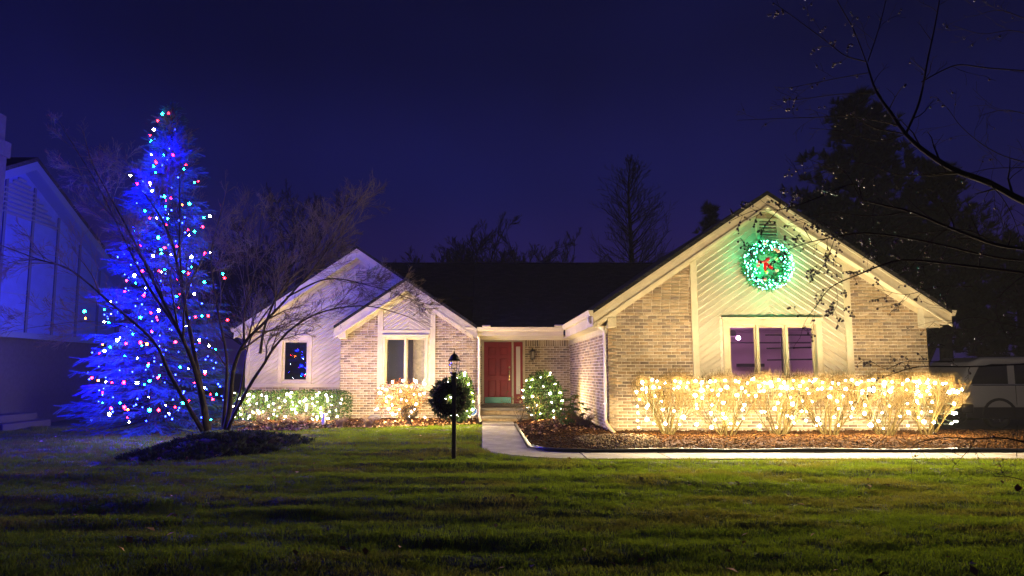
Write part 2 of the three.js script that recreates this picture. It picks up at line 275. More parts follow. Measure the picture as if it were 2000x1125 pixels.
{ // bark chips, leaf litter and pebbles
  const R = rng(11), chip = new RoundedBoxGeometry(.07, .012, .022, 1, .004), mats = [], cols = [], leafM = [], leafC = [];
  const put = (x, z, y, red) => { mats.push(trs(V(x, y + .008 + .012 * R(), z), [(R() - .5) * 1.1, R() * 6.28, (R() - .5) * 1.1], .4 + .9 * R())); const b = .35 + R() * R() * 1.3; cols.push(new THREE.Color().setRGB(.058 * b, (.022 + .006 * R()) * b * red, .006 * b)); };
  for (let i = 0; i < 15000; i++) { const x = lerp(1, 15.5, Math.pow(R(), .8)), z = lerp(-13.36, -16.1, R()); if (x < 1.85 && z > bedFront(x) - .05) continue; put(x, z, bedY(x, z), 1); }
  for (let i = 0; i < 4500; i++) { const x = lerp(1, 2.9, R()), z = lerp(-16, -21.2, R()); put(x, z, bedY(x, z), .9); }
  for (let i = 0; i < 4500; i++) { const x = lerp(-8.5, -.2, R()), f = leftBedFront(x), z = lerp(f - .02, -21.3, R()); put(x, z, leftBedY(x, z), .85); }
  tag(inst('bark_mulch', chip, matte(1, 1, 1), mats, cols), 'loose brown bark mulch chips covering the garden beds', 'mulch');
  const leaf = new MB().poly([[-.035, 0, 0], [0, .012, .022], [.04, 0, 0], [0, .004, -.022]]).geo();
  for (let i = 0; i < 900; i++) { const onR = R() < .35, x = onR ? lerp(1, 3, R()) : lerp(-6.5, -.2, R()), z = onR ? lerp(-16, -21, R()) : leftBedFront(x) - R() * R() * 1.6 + .12; leafM.push(trs(V(x, (onR ? bedY(x, z) : leftBedY(x, z)) + .03, z), [(R() - .5) * 1.6, R() * 6.28, (R() - .5) * 1.6], .8 + .8 * R())); const b = .6 + R() * .8; leafC.push(new THREE.Color().setRGB(.3 * b, .17 * b, .08 * b)); }
  for (let i = 0; i < 230; i++) { const z = -lerp(5, 19, R()), x = lerp(-.65 * -z, .8 * -z, R()); if (inPath(x, z)) continue; leafM.push(trs(V(x, gh(x, z) + .055, z), [(R() - .5) * 1.2, R() * 6.28, (R() - .5) * 1.2], .7 + .7 * R())); const b = .5 + R(); leafC.push(new THREE.Color().setRGB(.28 * b, .16 * b, .09 * b)); }
  tag(inst('fallen_leaves', leaf, matte(1, 1, 1), leafM, leafC), 'dry brown leaves scattered over beds and lawn', 'leaves');
  const peb = new THREE.IcosahedronGeometry(.028, 1), pm = [], pc = [];
  for (let i = 0; i < 900; i++) { const a = R() * 6.28, d = Math.sqrt(R()), x = 2.75 + Math.cos(a) * d * .85, z = -14.25 + Math.sin(a) * d * .75; pm.push(trs(V(x, bedY(x, z) + .012, z), [R() * 6, R() * 6, R() * 6], V(.6 + R() * .8, .4 + R() * .4, .6 + R() * .7))); const b = .5 + R() * .8; pc.push(new THREE.Color().setRGB(.09 * b, .066 * b, .04 * b)); }
  tag(inst('pebbles', peb, matte(1, 1, 1), pm, pc), 'patch of pale pebbles below the garage downspout', 'pebbles');
}
{ // plastic edging round the right bed
  const pts = []; for (let z = -19.9; z < -14.2; z += .5) pts.push(V(.965, .06, z));
  for (let a = 0; a <= 1.571; a += .157) pts.push(V(1.85 - .885 * Math.cos(a), .065, -14.2 + .885 * Math.sin(a)));
  for (let x = 2.1; x < 16; x += .5) pts.push(V(x, .065 + .012 * Math.sin(x * 2.2), -13.31 + .01 * Math.sin(x * 3.1)));
  const m = new MB().tube(pts, .03, 8);
  for (let i = 0; i < pts.length - 1; i++) { const a = pts[i], b = pts[i + 1]; m.poly([[a.x, -.03, a.z + .004], [b.x, -.03, b.z + .004], [b.x, b.y, b.z + .004], [a.x, a.y, a.z + .004]]); }
  tag(m.build('lawn_edging', std(.02, .022, .03, { roughness: .3 }), scene), 'black plastic edging between the walkway and the mulched bed', 'edging');
}
structure('driveway', new MB().poly([[11.6, .03, -16.7], [40, .03, -16.7], [40, .03, -34], [11.6, .03, -34]].reverse()).geo(), std(.05, .05, .052, { roughness: .9, map: grainTex }));

// ---------------------------------------------------------------- house
const house = thing('house', 'single storey brick and cream sided house with red front door', 'house');
const SL = .675;
const GX = 6.7, GY = 5.79, GF = -15.72, GW = -16, GL = 2.94, GR = 10.41;
const WX = -2.36, WY = 4.45, WF = -20.92, WW = -21.3, WL = -4.41, WR = -.08;
const BX = -4.01, BY = 5.57, BF = -21.5, BW = -22, BL = -7.56;
function gable(px, py, half, zF, zW, zBack, xClipL = -1e9, xClipR = 1e9, roofName = 'roof_slope') {
  for (const s of [-1, 1]) {
    const Y = (d) => py - SL * d, f = (d) => px + s * d;
    const cs = (d0, a0, d1, a1, dlt) => [[f(d0), Y(d0) - a0], [f(d1), Y(d1) - a0], [f(d1), Y(d1) - a1], [f(d0), Y(d0) - a1]];
    const ext = (name, d0, d1, a0, a1, z0, z1, mat) => { let pl = [[f(d0), Y(d0) - a1], [f(d1), Y(d1) - a1], [f(d1), Y(d1) - a0], [f(d0), Y(d0) - a0]]; if (s < 0) pl.reverse(); pl = clipPoly(pl, [[1, 0, -xClipL], [-1, 0, xClipR]]); if (pl.length > 2) return new MB().prism(pl, z0, z1, (a, b, w) => [a, b, w]).build(name, mat, house); };
    ext(roofName, 0, half, 0, .1, zBack, zF + .035, shingle);
    ext('rake_moulding', .004, half, .1, .155, zF - .03, zF + .018, cream);
    ext('rake_fascia', .004, half, .158, .375, zF - .03, zF, cream);
    ext('rake_fascia_strip', .004, half, .345, .40, zF - .026, zF + .012, cream);
    ext('rake_soffit', .004, half - .04, .352, .372, zW, zF - .032, cream);
    ext('rake_frieze', .004, half - .12, .374, .50, zW + .002, zW + .034, cream);
  }
}
gable(GX, GY, 4.14, GF, GW, -26.8);
gable(WX, WY, 2.2, WF, WW, -23.6, -1e9, 1e9);
gable(BX, BY, 3.82, BF, BW, -27.6, -1e9, -.19);
// main roof over the middle
{
  const m = new MB();
  const sl = (z0, y0, z1, y1) => m.prism([[z0, y0 - .1], [z1, y1 - .1], [z1, y1], [z0, y0]], -.32, 10.38, (z, y, x) => [x, y, z]);
  sl(-21, 2.93, -27.1, 5.88); m.build('roof_slope', shingle, house);
  new MB().prism([[-23.5, 4.04], [-27.1, 5.78], [-27.1, 5.88], [-23.5, 4.14]], -4.6, -.33, (z, y, x) => [x, y, z]).build('roof_slope', shingle, house);
  const b = new MB(); b.prism([[-27.1, 5.78], [-33.2, 2.83], [-33.2, 2.93], [-27.1, 5.88]], -4.6, 10.38, (z, y, x) => [x, y, z]); b.build('roof_slope', shingle, house);
  new MB().tube([V(-4.6, 5.88, -27.1), V(10.38, 5.88, -27.1)], .05, 6).build('ridge_cap', shingle, house);
}
// walls
const gTop = (x) => GY - .36 - SL * Math.abs(x - GX), wTop = (x) => WY - .36 - SL * Math.abs(x - WX), bTop = (x) => BY - .36 - SL * Math.abs(x - BX);
const addWall = (outline, holes, pos, rotY, thick = .18, mat = mortar) => { const w = part('wall', wallGeo(outline, holes, thick), mat, house); w.position.set(...pos); w.rotation.y = rotY; return w; };
const wallFront = addWall([[GL, -.2], [GR, -.2], [GR, gTop(GR)], [GX, gTop(GX)], [GL, gTop(GL)]], [[5.77, 7.81, 1.32, 2.65]], [0, 0, GW], 0);
const wallSide = addWall([[0, -.2], [7, -.2], [7, 2.9], [0, 2.9]], [], [GL, 0, -23], -Math.PI / 2, .18);
const wallDoor = addWall([[-.08, -.2], [GL, -.2], [GL, 2.75], [-.08, 2.75]], [[.03, 1.40, .5, 2.58]], [0, 0, -22.9], 0);
const wallWing = addWall([[WL, -.2], [WR, -.2], [WR, wTop(WR)], [WX, wTop(WX)], [WL, wTop(WL)]], [[-3.03, -1.75, 1.12, 2.61]], [0, 0, WW], 0);
const wallReturn = addWall([[0, -.2], [1.6, -.2], [1.6, 2.9], [0, 2.9]], [], [WR, 0, WW], Math.PI / 2);
const wallBig = addWall([[BL, -.2], [-.3, -.2], [-.3, bTop(-.3)], [BX, bTop(BX)], [BL, bTop(BL)]], [[-6.42, -5.6, 1.25, 2.56]], [0, 0, BW], 0);
// unseen backs and sides that close the building
{ const m = new MB(); m.box(BL, BL + .18, -.2, 2.9, -33, BW - .18); m.box(BL, 10.4, -.2, 2.9, -33.2, -33); m.box(GR - .18, GR, -.2, 2.95, -33, GW - .18); m.box(WL, WL + .15, -.2, 2.9, BW - .01, WW - .18); m.box(BL, -.3, 2.86, 2.9, -33, BW - .2); m.box(-.3, GR - .2, 2.86, 2.9, -33, -23.1); m.box(BL, GR, -.2, -.02, -33, -23.1); m.box(BL + .2, -.3, -.2, -.02, -23.1, BW - .2); m.box(-.5, -.3, 0, 2.86, -33, -23.1); m.box(-4.4, -.3, -.02, 2.86, -23.2, -23.0); m.build('outer_wall', std(.015, .014, .015), house); }
{ const m = new MB(); m.box(BL + .2, -4.5, 0, 2.86, -24.6, -24.5); m.box(-4.6, -4.5, 0, 2.86, -24.5, -22.2); m.build('inner_wall', std(.01, .01, .012), house); }
// bricks
{
  const bg = new MB(), d = .013, c = .0035, w = .1, h = .0308;
  const O = [[-w, -h], [w, -h], [w, h], [-w, h]], I = [[-w + c, -h + c], [w - c, -h + c], [w - c, h - c], [-w + c, h - c]];
  bg.poly(I.map(([x, y]) => [x, y, d]));
  for (let i = 0; i < 4; i++) { const j = (i + 1) % 4; bg.poly([[...O[i], d - c], [...O[j], d - c], [...I[j], d], [...I[i], d]]); bg.poly([[...O[i], 0], [...O[j], 0], [...O[j], d - c], [...O[i], d - c]]); }
  const base = bg.geo(), geos = [0, 1, 2, 3].map((k) => { const g = base.clone(), u = g.attributes.uv; for (let i = 0; i < u.count; i++) u.setXY(i, u.getX(i) * 1.6 + k * .27, u.getY(i) * 1.6 + k * .41); return g; });
  const R = rng(21), all = [], CH = .0762, ML = .0125;
  function lay(wall, pos, rotY, y0, y1, intervals, prio = 0, tone = 0) {
    const q = new THREE.Quaternion().setFromEuler(new THREE.Euler(0, rotY, 0)), ux = V(1, 0, 0).applyQuaternion(q);
    for (let r = 0, y = y0; y + CH / 2 < y1; r++, y += CH) {
      for (const [a, b] of intervals(y + CH / 2)) {
        let x = a - (r % 2 ? .1055 : 0) - .0005;
        while (x < b - .02) {
          const xa = Math.max(a, x), xb = Math.min(b, x + .2), L = xb - xa;
          if (L > .03) all.push({ wall, prio: prio ? prio + (L > .15 ? 1 : 0) + (y > 1.2 ? 2 : 0) + R() * .1 : 0, local: [(xa + xb) / 2, y + CH / 2], sx: L / .2, p: V(...pos).addScaledVector(ux, (xa + xb) / 2).add(V(0, y + CH / 2, 0)), q, tone: h2(Math.floor(xa * 50) + r * 17, r * 31 + tone) });
          x += .2 + ML;
        }
      }
    }
  }
  const cut = (list, top, y) => list.map(([a, b, cx, half]) => [a, b]).filter(([a, b]) => b - a > .04);
  const under = (px, py, y) => { const d = (py - .33 - y) / SL; return [px - d, px + d]; };
  const inter = (y, P, list) => list.map(([a, b]) => [Math.max(a, P[0]), Math.min(b, P[1])]).filter(([a, b]) => b - a > .05);
  lay(wallFront, [0, 0, GW], 0, -.03, 5, (y) => inter(y, under(GX, GY, y), y < 1.13 ? [[GL, GR]] : [[GL, 4.91], [8.66, GR]]), 10);
  lay(wallWing, [0, 0, WW], 0, -.06, 4, (y) => inter(y, under(WX, WY, y), y < 1.08 ? [[WL, WR]] : [[WL, -3.26], [-1.46, WR]]), 0, 5);
  lay(wallSide, [GL, 0, -22.9], -Math.PI / 2, -.06, 2.6, () => [[0, 6.88]], 0, 9);
  lay(wallDoor, [0, 0, -22.9], 0, -.03, 2.40, () => [[-.065, .0], [1.43, GL - .015]], 0, 13);
  lay(wallReturn, [WR, 0, WW], Math.PI / 2, -.06, 2.6, () => [[0, 1.6]], 0, 15);
  lay(wallBig, [0, 0, BW], 0, -.06, 1.1, () => [[BL, WL]], 0, 17);
  for (let x = 1.47; x < GL - .04; x += .0762) all.push({ wall: wallDoor, prio: 0, sx: 1, p: V(x, 2.51, -22.9), q: new THREE.Quaternion().setFromEuler(new THREE.Euler(0, 0, Math.PI / 2)), tone: R() });
  all.sort((a, b) => b.prio - a.prio);
  let n = 0; const m4 = [], cols = [];
  for (const b of all) {
    const k = Math.floor(clamp(b.tone * .75 + .9 * (fbm(b.p.x * .9 + b.p.z * .7, b.p.y * 1.1, 3) - .37), 0, .999) * 7), jit = (R() - .5) * .004;
    if (n < 300 && b.prio > 0) { const e = part('brick', geos[n % 4], brickMats[k], b.wall); e.position.set(b.local[0], b.local[1], jit); e.scale.x = b.sx; n++; continue; }
    m4.push(new THREE.Matrix4().compose(b.p.add(V(0, 0, jit).applyQuaternion(b.q)), b.q, V(b.sx, 1, 1))); const t = .86 + .28 * R(); cols.push(brickMats[k].color.clone().multiplyScalar(t));
  }
  const im = inst('brickwork', geos[0], matte(1, 1, 1, { map: grainTex, specularIntensity: .25, bumpMap: grainBump, bumpScale: .003 }), m4, cols, house);
}
// chevron siding, every board its own piece
function siding(parent, panels, apex, zW, dy, dir) {
  let k = 0; const R = rng(31 + Math.round(apex * 10));
  for (const panel of panels) for (const s of dir ?? [1, -1]) { // s=1: left of the apex, boards rise to the right
    const half = clipPoly(panel, [[-s, 0, s * apex - .003]]); if (half.length < 3) continue;
    let lo = 1e9, hi = -1e9; for (const [x, y] of half) { const c = y - s * SL * (x - apex); lo = Math.min(lo, c); hi = Math.max(hi, c); }
    for (let c = Math.floor(lo / dy) * dy; c < hi; c += dy) {
      const pl = clipPoly(half, [[-s * SL, 1, s * SL * apex - c - .0015], [s * SL, -1, c + dy - s * SL * apex - .0015]]);
      if (pl.length < 3 || area(pl) < .0015) continue;
      const tt = ([x, y]) => (y - s * SL * (x - apex) - c) / dy, z = (p) => { const t = tt(p); return t < .17 ? lerp(.008, .042, t / .12) : lerp(.042, .008, (t - .12) / .88); }, m = new MB(), ox = R() * 3;
      const lower = clipPoly(pl, [[s * SL, -1, c + .12 * dy - s * SL * apex]]), upper = clipPoly(pl, [[-s * SL, 1, s * SL * apex - c - .12 * dy]]);
      for (const q of [lower, upper]) if (q.length > 2) { m.poly(q.map((p) => [p[0], p[1], z(p)]), q.map(([x, y]) => [(x + s * SL * y) * .4 + ox, (y - s * SL * x) * .9])); for (let i = 0; i < q.length; i++) { const A = q[i], B = q[(i + 1) % q.length]; m.poly([[A[0], A[1], 0], [B[0], B[1], 0], [B[0], B[1], z(B)], [A[0], A[1], z(A)]]); } }
      m.build('siding_board', sidingMats[Math.floor(R() * 4)], parent);
    }
  }
}
const rect = (a, b, c, d) => [[a, c], [b, c], [b, d], [a, d]];
const sidePanel = (x0, x1, y0, P, Y, n = 1) => { const t = (x) => Y - .47 - SL * Math.abs(x - P); return x0 < P && x1 > P ? [[x0, y0], [x1, y0], [x1, t(x1)], [P, t(P)], [x0, t(x0)]] : [[x0, y0], [x1, y0], [x1, t(x1)], [x0, t(x0)]]; };
siding(wallFront, [sidePanel(5.065, 6.77, 2.86, GX, GY), sidePanel(6.77, 8.5, 2.86, GX, GY), rect(5.065, 5.56, 1.3, 2.86), rect(7.96, 8.5, 1.3, 2.86)].map((p) => clipPoly(p, [[1, 0, -5.065], [-1, 0, 8.5]])), 6.77, GW, .148);
siding(wallWing, [sidePanel(-3.09, -2.3, 2.86, WX, WY), sidePanel(-2.3, -1.62, 2.86, WX, WY)], -2.3, WW, .14);
siding(wallBig, [sidePanel(BL + .1, BX, 2.74, BX, BY), sidePanel(BX, -.9, 2.74, BX, BY), rect(BL + .1, -6.56, 1.17, 2.74), rect(-5.46, WL - .002, 1.17, 2.74)], BX, BW, .14);
const trim = (name, x0, x1, y0, y1, z, d = .04) => part(name, boxGeo(x0, x1, y0, y1, z, z + d, .005), cream, house);
// garage gable trim
const capStrip = (x0, x1, y0, z, P, Y) => { const t = (x) => Y - .49 - SL * Math.abs(x - P); new MB().prism([[x0, y0], [x1, y0], [x1, t(x1)], [x0, t(x0)]], z, z + .05, (a, b, w) => [a, b, w]).build('corner_board', cream, house); };
capStrip(4.91, 5.06, .95, GW + .001, GX, GY); capStrip(8.505, 8.66, .95, GW + .001, GX, GY);
trim('trim_board', 5.062, 8.503, 1.1, 1.298, GW + .001, .05);
capStrip(-3.26, -3.095, 1.05, WW + .001, WX, WY); capStrip(-1.615, -1.46, 1.05, WW + .001, WX, WY);
trim('trim_board', -3.093, -1.617, 2.715, 2.855, WW + .001, .045); trim('trim_board', -3.093, -1.617, .98, 1.1, WW + .001, .045);
capStrip(BL - .02, BL + .095, 1.1, BW + .001, BX, BY); trim('trim_board', BL - .02, WL - .003, 1.06, 1.168, BW + .001, .045);
trim('trim_board', -6.62, -5.4, 2.742, 2.86, BW + .031, .03);
// gable louvres
function vent(x0, x1, y0, y1, z, mat = cream) {
  const g = new THREE.Group(); g.name = 'gable_vent'; house.add(g);
  const m = new MB(); m.box(x0 - .07, x0, y0 - .05, y1 + .05, z, z + .06); m.box(x1, x1 + .07, y0 - .05, y1 + .05, z, z + .06); m.box(x0, x1, y1, y1 + .05, z, z + .06); m.box(x0, x1, y0 - .05, y0, z, z + .06); m.build('vent_frame', mat, g);
  new MB().box(x0, x1, y0, y1, z - .001, z + .008).build('vent_backing', std(.12, .1, .08), g);
  const n = Math.round((y1 - y0) / .075);
  for (let i = 0; i < n; i++) { const y = y0 + (i + .15) * (y1 - y0) / n; new MB().prism([[y, .052], [y + .045, .02], [y + .056, .03], [y + .012, .062]], x0, x1, (a, b, w) => [w, a, z + b]).build('slat', mat, g); }
}
vent(6.57, 6.98, 4.72, 5.12, GW + .03); vent(-4.1, -3.8, 4.52, 4.82, BW + .03);
// eave returns at the gable feet
function eaveReturn(x0, x1, xb0, xb1, yTop, zF, zW, yb) {
  const g = new THREE.Group(); g.name = 'eave_return'; house.add(g);
  new MB().prism([[x0, yTop - .34], [x1, yb], [x1, yTop + (x1 > x0 ? 1 : 1) * Math.abs(x1 - x0) * SL - .36], [x0, yTop - .16]].sort(() => 0), zW + .002, zF - .04, (a, b, w) => [a, b, w]).build('return_box', cream, g);
  part('frieze_block', boxGeo(xb0, xb1, yb - .2, yb + .02, zW + .002, zF - .02, .006), cream, g);
}
eaveReturn(2.60, 3.10, 2.90, 3.10, 2.99, GF, GW, 2.78); eaveReturn(10.80, 10.22, 10.22, 10.44, 2.99, GF, GW, 2.78);
eaveReturn(-4.54, -4.2, -4.43, -4.2, 2.98, WF, WW, 2.78); eaveReturn(-7.8, -7.4, -7.58, -7.38, 3.0, BF, BW, 2.82);
// windows
function win(x0, x1, y0, y1, z, cols, casing, sliding) {
  const g = new THREE.Group(); g.name = 'window'; house.add(g);
  const f = new MB(), c = casing;
  f.box(x0 - c, x0, y0 - .04, y1 + c, z, z + .055); f.box(x1, x1 + c, y0 - .04, y1 + c, z, z + .055); f.box(x0, x1, y1, y1 + c, z, z + .055); f.build('frame', cream, g);
  part('head_moulding', boxGeo(x0 - c - .03, x1 + c + .03, y1 + c + .002, y1 + c + .05, z, z + .09, .008), cream, g);
  part('sill', boxGeo(x0 - c - .03, x1 + c + .03, y0 - .09, y0 - .042, z, z + .1, .01), cream, g);
  const w = (x1 - x0) / cols;
  for (let i = 0; i < cols; i++) {
    const a = x0 + i * w, b = a + w, zz = z - .05 - (sliding && i ? .03 : 0), t = sliding ? .055 : .06, s = new MB();
    s.box(a + .004, a + t, y0, y1, zz - .04, zz); s.box(b - t, b - .004, y0, y1, zz - .04, zz); s.box(a + t, b - t, y1 - t, y1 - .002, zz - .04, zz); s.box(a + t, b - t, y0 + .002, y0 + t, zz - .04, zz); s.build('sash', cream, g);
    if (i) part('mullion', boxGeo(a - .035, a + .035, y0, y1, z - .12, z + .01, .01), cream, g);
    new MB().poly([[a + t, y0 + t, zz - .02], [b - t, y0 + t, zz - .02], [b - t, y1 - t, zz - .02], [a + t, y1 - t, zz - .02]]).build('pane', glass, g);
  }
  const rv = new MB(); rv.box(x0 + .001, x0 + .003, y0, y1, z - .17, z - .001); rv.box(x1 - .003, x1 - .001, y0, y1, z - .17, z - .001); rv.build('reveal', cream, g).userData.kind = 'stuff';
  return g;
}
win(5.77, 7.81, 1.32, 2.65, GW, 3, .13, false);
win(-3.03, -1.75, 1.12, 2.61, WW, 2, .055, true);
win(-6.42, -5.6, 1.25, 2.56, BW, 1, .13, false);
new MB().box(-2.98, -2.42, 1.12, 2.6, WW - .42, WW - .4).build('blind', std(.02, .022, .04, { roughness: .8 }), house); // a drawn blind behind the left half
new MB().box(-2.34, -2.2, 1.1, 2.6, WW - .47, WW - .42).build('curtain', std(.03, .024, .016, { roughness: .9 }), house);
// front door
{
  const z = -22.9, jamb = new MB(); jamb.box(-.02, .055, .5, 2.62, z - .1, z + .03); jamb.box(.985, 1.045, .5, 2.56, z - .1, z + .03); jamb.box(1.355, 1.43, .5, 2.62, z - .1, z + .03); jamb.box(.055, 1.355, 2.56, 2.62, z - .1, z + .03); jamb.build('door_frame', cream, house);
  part('door_sill', boxGeo(-.02, 1.43, .44, .5, z - .1, z + .12, .01), concrete, house);
  const d = new THREE.Group(); d.name = 'front_door'; house.add(d);
  const x0 = .06, x1 = .98, y0 = .51, y1 = 2.55, m = new MB(), xs = [x0, x0 + .13, x0 + .4, x0 + .52, x0 + .79, x1], ys = [y0, y0 + .22, y0 + .78, y0 + .92, y0 + 1.5, y0 + 1.6, y0 + 1.88, y1];
  for (let i = 0; i < 5; i++) for (let j = 0; j < 7; j++) if (!(i % 2 && j % 2)) m.box(xs[i], xs[i + 1], ys[j], ys[j + 1], z - .06, z - .02);
  m.build('door_leaf', doorRed, d);
  for (let i = 1; i < 5; i += 2) for (let j = 1; j < 7; j += 2) {
    const p = new MB(), a = xs[i], b = xs[i + 1], c = ys[j], e = ys[j + 1], k = .035, zl = z - .042, zh = z - .024;
    const O = [[a, c], [b, c], [b, e], [a, e]], I = [[a + k, c + k], [b - k, c + k], [b - k, e - k], [a + k, e - k]];
    p.poly(I.map(([x, y]) => [x, y, zh])); for (let q = 0; q < 4; q++) { const w = (q + 1) % 4; p.poly([[...O[q], zl], [...O[w], zl], [...I[w], zh], [...I[q], zh]]); }
    p.build('door_panel', doorRed, d);
  }
  part('kick_plate', boxGeo(x0 + .02, x1 - .02, y0 + .01, y0 + .21, z - .02, z - .012, .003), std(.12, .32, .27, { metalness: .75, roughness: .35 }), d);
  const hd = new MB(); hd.tube([V(.905, 1.56, z + .005), V(.905, 1.52, z + .045), V(.905, 1.34, z + .045), V(.905, 1.3, z + .005)], .013, 7); hd.box(.88, .93, 1.26, 1.6, z - .02, z - .008); hd.build('handle', brass, d);
  new MB().tube([V(.905, 1.7, z - .02), V(.905, 1.7, z + .012)], .032, 12, true).build('deadbolt', brass, d);
  const s = new THREE.Group(); s.name = 'sidelight'; house.add(s);
  const sm = new MB(); sm.box(1.05, 1.13, .51, 2.55, z - .06, z - .01); sm.box(1.27, 1.35, .51, 2.55, z - .06, z - .01); sm.box(1.13, 1.27, 2.40, 2.55, z - .06, z - .01); sm.box(1.13, 1.27, .51, .82, z - .06, z - .01); sm.build('frame', doorRed, s);
  new MB().box(1.132, 1.268, .822, 2.398, z - .05, z - .03).build('pane', std(.62, .56, .52, { roughness: .25 }), s);
  // steps
  const st = new THREE.Group(); st.name = 'front_steps'; house.add(st);
  part('landing', boxGeo(-.07, 1.75, .34, .435, -22.9, -21.62, .015), concrete, st); new MB().box(-.04, 1.72, -.05, .338, -22.9, -21.68).build('riser', brickMats[0], st);
  part('step', boxGeo(-.03, 1.4, .13, .215, -21.66, -21.17, .015), concrete, st); new MB().box(0, 1.37, -.05, .128, -21.66, -21.2).build('riser', brickMats[1], st);
}
// porch ceiling, fascia, gutters
new MB().box(-.46, 2.5, 2.70, 2.73, -22.9, -21.05).build('soffit', cream, house);
part('fascia', boxGeo(-.46, 2.5, 2.66, 2.84, -21.05, -21.02, .004), cream, house);
trim('frieze', -.06, 2.93, 2.61, 2.7, -22.895, .05);
part('porch_beam', boxGeo(-.07, 2.93, 2.56, 2.70, -21.75, -21.6, .006), cream, house);
const gutterProfile = (w0, out) => [[0, 0], [-.06 * out, 0], [-.1 * out, .05], [-.11 * out, .115], [-.1 * out, .115], [0, .1]];
{
  const zf = -21.02, m = new MB(); m.prism([[zf, 2.8], [zf + .07, 2.8], [zf + .1, 2.85], [zf + .12, 2.92], [zf, 2.92]].reverse(), -.55, 2.5, (z, y, x) => [x, y, z]); m.build('gutter', cream, house);
  const n = new MB(); n.prism([[2.56, 2.84], [2.49, 2.84], [2.46, 2.9], [2.44, 2.97], [2.56, 2.97]].reverse(), -21, GF + .03, (x, y, z) => [x, y, z]); n.build('gutter', cream, house);
  const q = new MB(); q.prism([[10.83, 2.84], [10.9, 2.84], [10.93, 2.9], [10.95, 2.97], [10.83, 2.97]], -26, GF + .03, (x, y, z) => [x, y, z]); q.build('gutter', cream, house);
  const r = new MB(); r.prism([[-7.82, 2.8], [-7.89, 2.8], [-7.92, 2.86], [-7.94, 2.93], [-7.82, 2.93]].reverse(), -28, BF + .03, (x, y, z) => [x, y, z]); r.build('gutter', cream, house);
  new MB().box(2.55, 2.94, 2.6, 2.63, -21.6, GW + .0).build('soffit', cream, house); new MB().box(2.555, 2.58, 2.6, 2.86, -21, GF - .04).build('fascia', cream, house);
  new MB().box(10.42, 10.8, 2.6, 2.63, -26, GW).build('soffit', cream, house); new MB().box(-7.8, -7.57, 2.62, 2.65, -27, BW).build('soffit', cream, house);
  new MB().box(2.885, 2.93, 2.46, 2.6, -22.9, GW - .01).build('frieze', cream, house);
}
{ // downspouts
  const rt = (pts, w, d) => { const m = new MB(); m.tube(pts, .042, 6, true); return m; };
  const white = std(.66, .61, .52, { roughness: .45 });
  const a = new THREE.Group(); a.name = 'downspout'; house.add(a);
  rt([V(2.5, 2.86, -15.95), V(2.5, 2.74, -15.98), V(2.6, 2.66, -16.06), V(2.82, 2.58, -16.1), V(2.885, 2.5, -16.12), V(2.885, 2.3, -16.12), V(2.885, .42, -16.12)]).build('pipe', white, a);
  rt([V(2.885, .43, -16.12), V(2.9, .34, -16.04), V(2.98, .16, -15.55), V(3.02, .14, -15.3)]).build('outlet', std(.62, .50, .22, { roughness: .5 }), a);
  for (const y of [.8, 2.2]) new MB().box(2.83, 2.94, y, y + .03, -16.17, -16.07).build('strap', white, a);
  const b = new THREE.Group(); b.name = 'downspout'; house.add(b);
  rt([V(-.22, 2.82, -20.95), V(-.22, 2.72, -21.0), V(-.1, 2.58, -21.2), V(-.1, 2.4, -21.24), V(-.1, .25, -21.24), V(-.08, .14, -21.16), V(-.06, .08, -20.95)]).build('pipe', white, b);
  for (const y of [.8, 2.0]) new MB().box(-.16, -.04, y, y + .03, -21.3, -21.19).build('strap', white, b);
  for (const [u, v] of [[950, 638], [1091, 637]]) { const p = at(u, v, 20.9); part('strainer_cap', boxGeo(p.x - .13, p.x + .13, p.y - .02, p.y + .05, -20.98, -20.84, .03), cream, house); }
}
{ // wall lantern by the door
  const l = thing('wall_lantern', 'small dark unlit carriage lantern on the brick beside the front door', 'lantern', [1.67, 2.12, -22.885]);
  new MB().box(-.05, .05, -.14, .12, 0, .02).build('back_plate', darkMetal, l);
  new MB().lathe([[.0, .24], [.012, .22], [.03, .17], [.075, .13], [.09, .115], [.09, .105]], 0, .11, 6).build('roof', darkMetal, l);
  const bars = new MB(); for (let k = 0; k < 6; k++) { const a = k / 6 * 6.283; bars.tube([V(Math.cos(a) * .08, .11, .11 + Math.sin(a) * .08), V(Math.cos(a) * .062, -.13, .11 + Math.sin(a) * .062)], .006, 4); } bars.lathe([[.068, -.12], [.07, -.14], [.03, -.16], [0, -.18]], 0, .11, 6); bars.build('cage', darkMetal, l);
  new MB().lathe([[.074, .105], [.058, -.125]], 0, .11, 6).build('glass', new THREE.MeshPhysicalMaterial({ color: 0xcab9a0, roughness: .25, transmission: .7, thickness: 0 }), l);
  new MB().tube([V(0, .14, .015), V(0, .18, .05), V(0, .17, .11)], .01, 5).build('arm', darkMetal, l);
}
